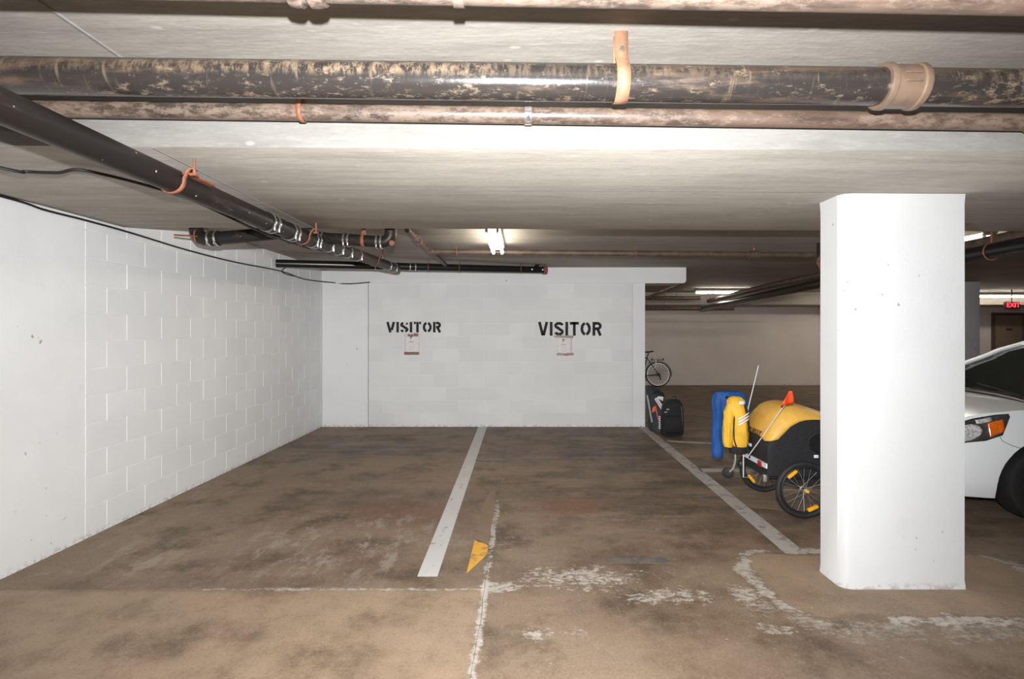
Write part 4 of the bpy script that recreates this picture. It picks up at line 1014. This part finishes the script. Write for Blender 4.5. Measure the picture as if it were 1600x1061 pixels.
ru = [2.0,2.05,2.2,2.4,2.7,3.0,3.2,3.4,3.5]
MB().grid([[(CX+u, CYc+v*1.015, z+.008) for v, z in gring(u)[4:15]] for u in ru]).build('roof', M['carwhite'], car, solid=.012, ang=50)
def gpt(u, i): v, z = gring(u)[i]; return (CX+u, CYc+v*1.01, z+.004)
for i in (5, 13):
    MB().tube([(gpt(u, i)[0], gpt(u, i)[1], gpt(u, i)[2]+.012) for u in (.97,1.1,1.2,1.35,1.5,1.65,1.8,1.95,2.05)], .024, 10).build('front_pillar', M['carwhite'], car)
for u in (2.35, 3.1):
    for s in (0, 1):
        idx = range(0, 6) if s == 0 else range(13, 19)
        MB().tube([gpt(u, min(i, 17)) for i in idx], .03, 8).build('door_pillar', M['trimblack' if u < 3 else 'carwhite'], car)
# cowl and wipers
MB().grid([[(CX+u, CYc+.70*(2*j/12-1), .898+.052*(1-abs(2*j/12-1)**2.4)+(.02 if k else .006)) for j in range(13)] for k, u in enumerate((.90, 1.06))]).build('cowl', M['trimblack'], car, solid=.01)
for y0, y1 in ((-.50,.05),(.08,.60)):
    wp = MB().tube([(CX+.98,CYc+y0,.965),(CX+1.02,CYc+(y0+y1)/2,.995),(CX+1.08,CYc+y1,1.02)], .008, 6); wp.tube([(CX+.97,CYc+y0,.955),(CX+1.05,CYc+y1,.985)], .006, 6)
    wp.build('wiper', M['trimblack'], car)
# lamps wrapped over the front corners
def lamp(s):
    def S(u, z, off): return (CX+u-off*.6, CYc+s*(chw(u, z)+off), z)
    up = [(.06,.655),(.12,.705),(.22,.765),(.35,.815),(.5,.848),(.60,.858)]
    lo = [(.06,.60),(.12,.615),(.25,.628),(.40,.655),(.52,.70),(.60,.835)]
    def patch(u0, u1, v0, v1, off, n=14, m=8, skew=0):
        rows = []
        for i in range(n+1):
            u = u0+(u1-u0)*i/n; a, b = interp(lo, u), interp(up, u); rows.append([S(u, a+(b-a)*(v0+(v1-v0)*j/m), off) for j in range(m+1)])
        return MB().grid(rows)
    hl = patch(.06, .60, 0, 1, .004, 20).build('headlight', M['lamp'], car, solid=.006, ang=60)
    rows = []
    for i in range(17):
        f_ = -1+2*i/16; u = .255+.135*f_*.995; hh = .40*math.sqrt(max(.001, 1-(f_*.995)**2)); a, b = interp(lo, u), interp(up, u)
        rows.append([S(u, a+(b-a)*(.46+hh*(2*j/8-1)), .009) for j in range(9)])
    MB().grid(rows).build('chrome_reflector', M['chrome'], hl, solid=.004, ang=60)
    c = Vector(S(.22, .69, .004)); ax = Vector((-.75, s*.66, .05))
    MB().lathe([(.055,-.01),(.058,.012),(.050,.018),(.035,.008),(.02,.016),(.001,.022)], c, ax, 22, False).build('headlamp_bowl', M['chrome'], hl)
    patch(.43, .545, .10, .74, .010, 8).build('turn_signal', M['turn'], hl, solid=.004)
    patch(.36, .47, .78, .95, .010, 6).build('side_lamp', M['chrome'], hl, solid=.004)
    rim = [S(u, interp(up, u), .007) for u in (.06,.12,.22,.35,.5,.6)]+[S(.6,.84,.007)]+[S(u, interp(lo, u), .007) for u in (.52,.40,.25,.12,.06)]
    MB().tube(rim, .004, 6, True).build('lamp_trim', M['trimblack'], hl)
lamp(-1); lamp(1)
# panel gap lines, grille, plate, mirrors, handles
def sline(pts, s=-1, r=.0035): return MB().tube([(CX+u, CYc+s*(chw(u, z)+.001), z) for u, z in pts], r, 6).build('panel_gap', M['greytrim'], car)
for s in (-1, 1):
    sline([(.50,.685),(.52,.65),(.58,.62),(.64,.60)], s); sline([(1.30,.25),(1.30,.6),(1.32,.90)], s); sline([(2.35,.25),(2.35,.93)], s)
    MB().loft([[(CX+1.35+a*.05, CYc+s*(.86+b), 1.0+c_) for a, b, c_ in ((-1.2,.0,-.03),(-1.2,.18,-.04),(-1.0,.19,.06),(-1.0,.0,.05))], [(CX+1.43+a*.05, CYc+s*(.86+b), 1.0+c_) for a, b, c_ in ((-1,.0,-.05),(-1,.2,-.06),(-1,.2,.08),(-1,.0,.07))]]).build('mirror', M['carwhite'], car, bevel=.015)
    for u in (2.15, 3.0): MB().box(CX+u-.08, CX+u+.08, CYc+s*.862-.012, CYc+s*.862+.012, .79, .815).build('door_handle', M['carwhite'], car, bevel=.008)
MB().grid([[(CX-.012+.02*abs(2*j/8-1)**2, CYc+.34*(2*j/8-1), z) for j in range(9)] for z in (.44,.50,.57)]).build('grille', M['trimblack'], car, solid=.012)
MB().grid([[(CX-.004+.03*abs(2*j/8-1)**2+.03*(z < .3), CYc+.36*(2*j/8-1), z) for j in range(9)] for z in (.27,.36)]).build('lower_intake', M['trimblack'], car, solid=.012)
MB().box(CX+.3, CX+3.9, CYc-.70, CYc+.70, .20, .26).build('underbody', M['trimblack'], car)
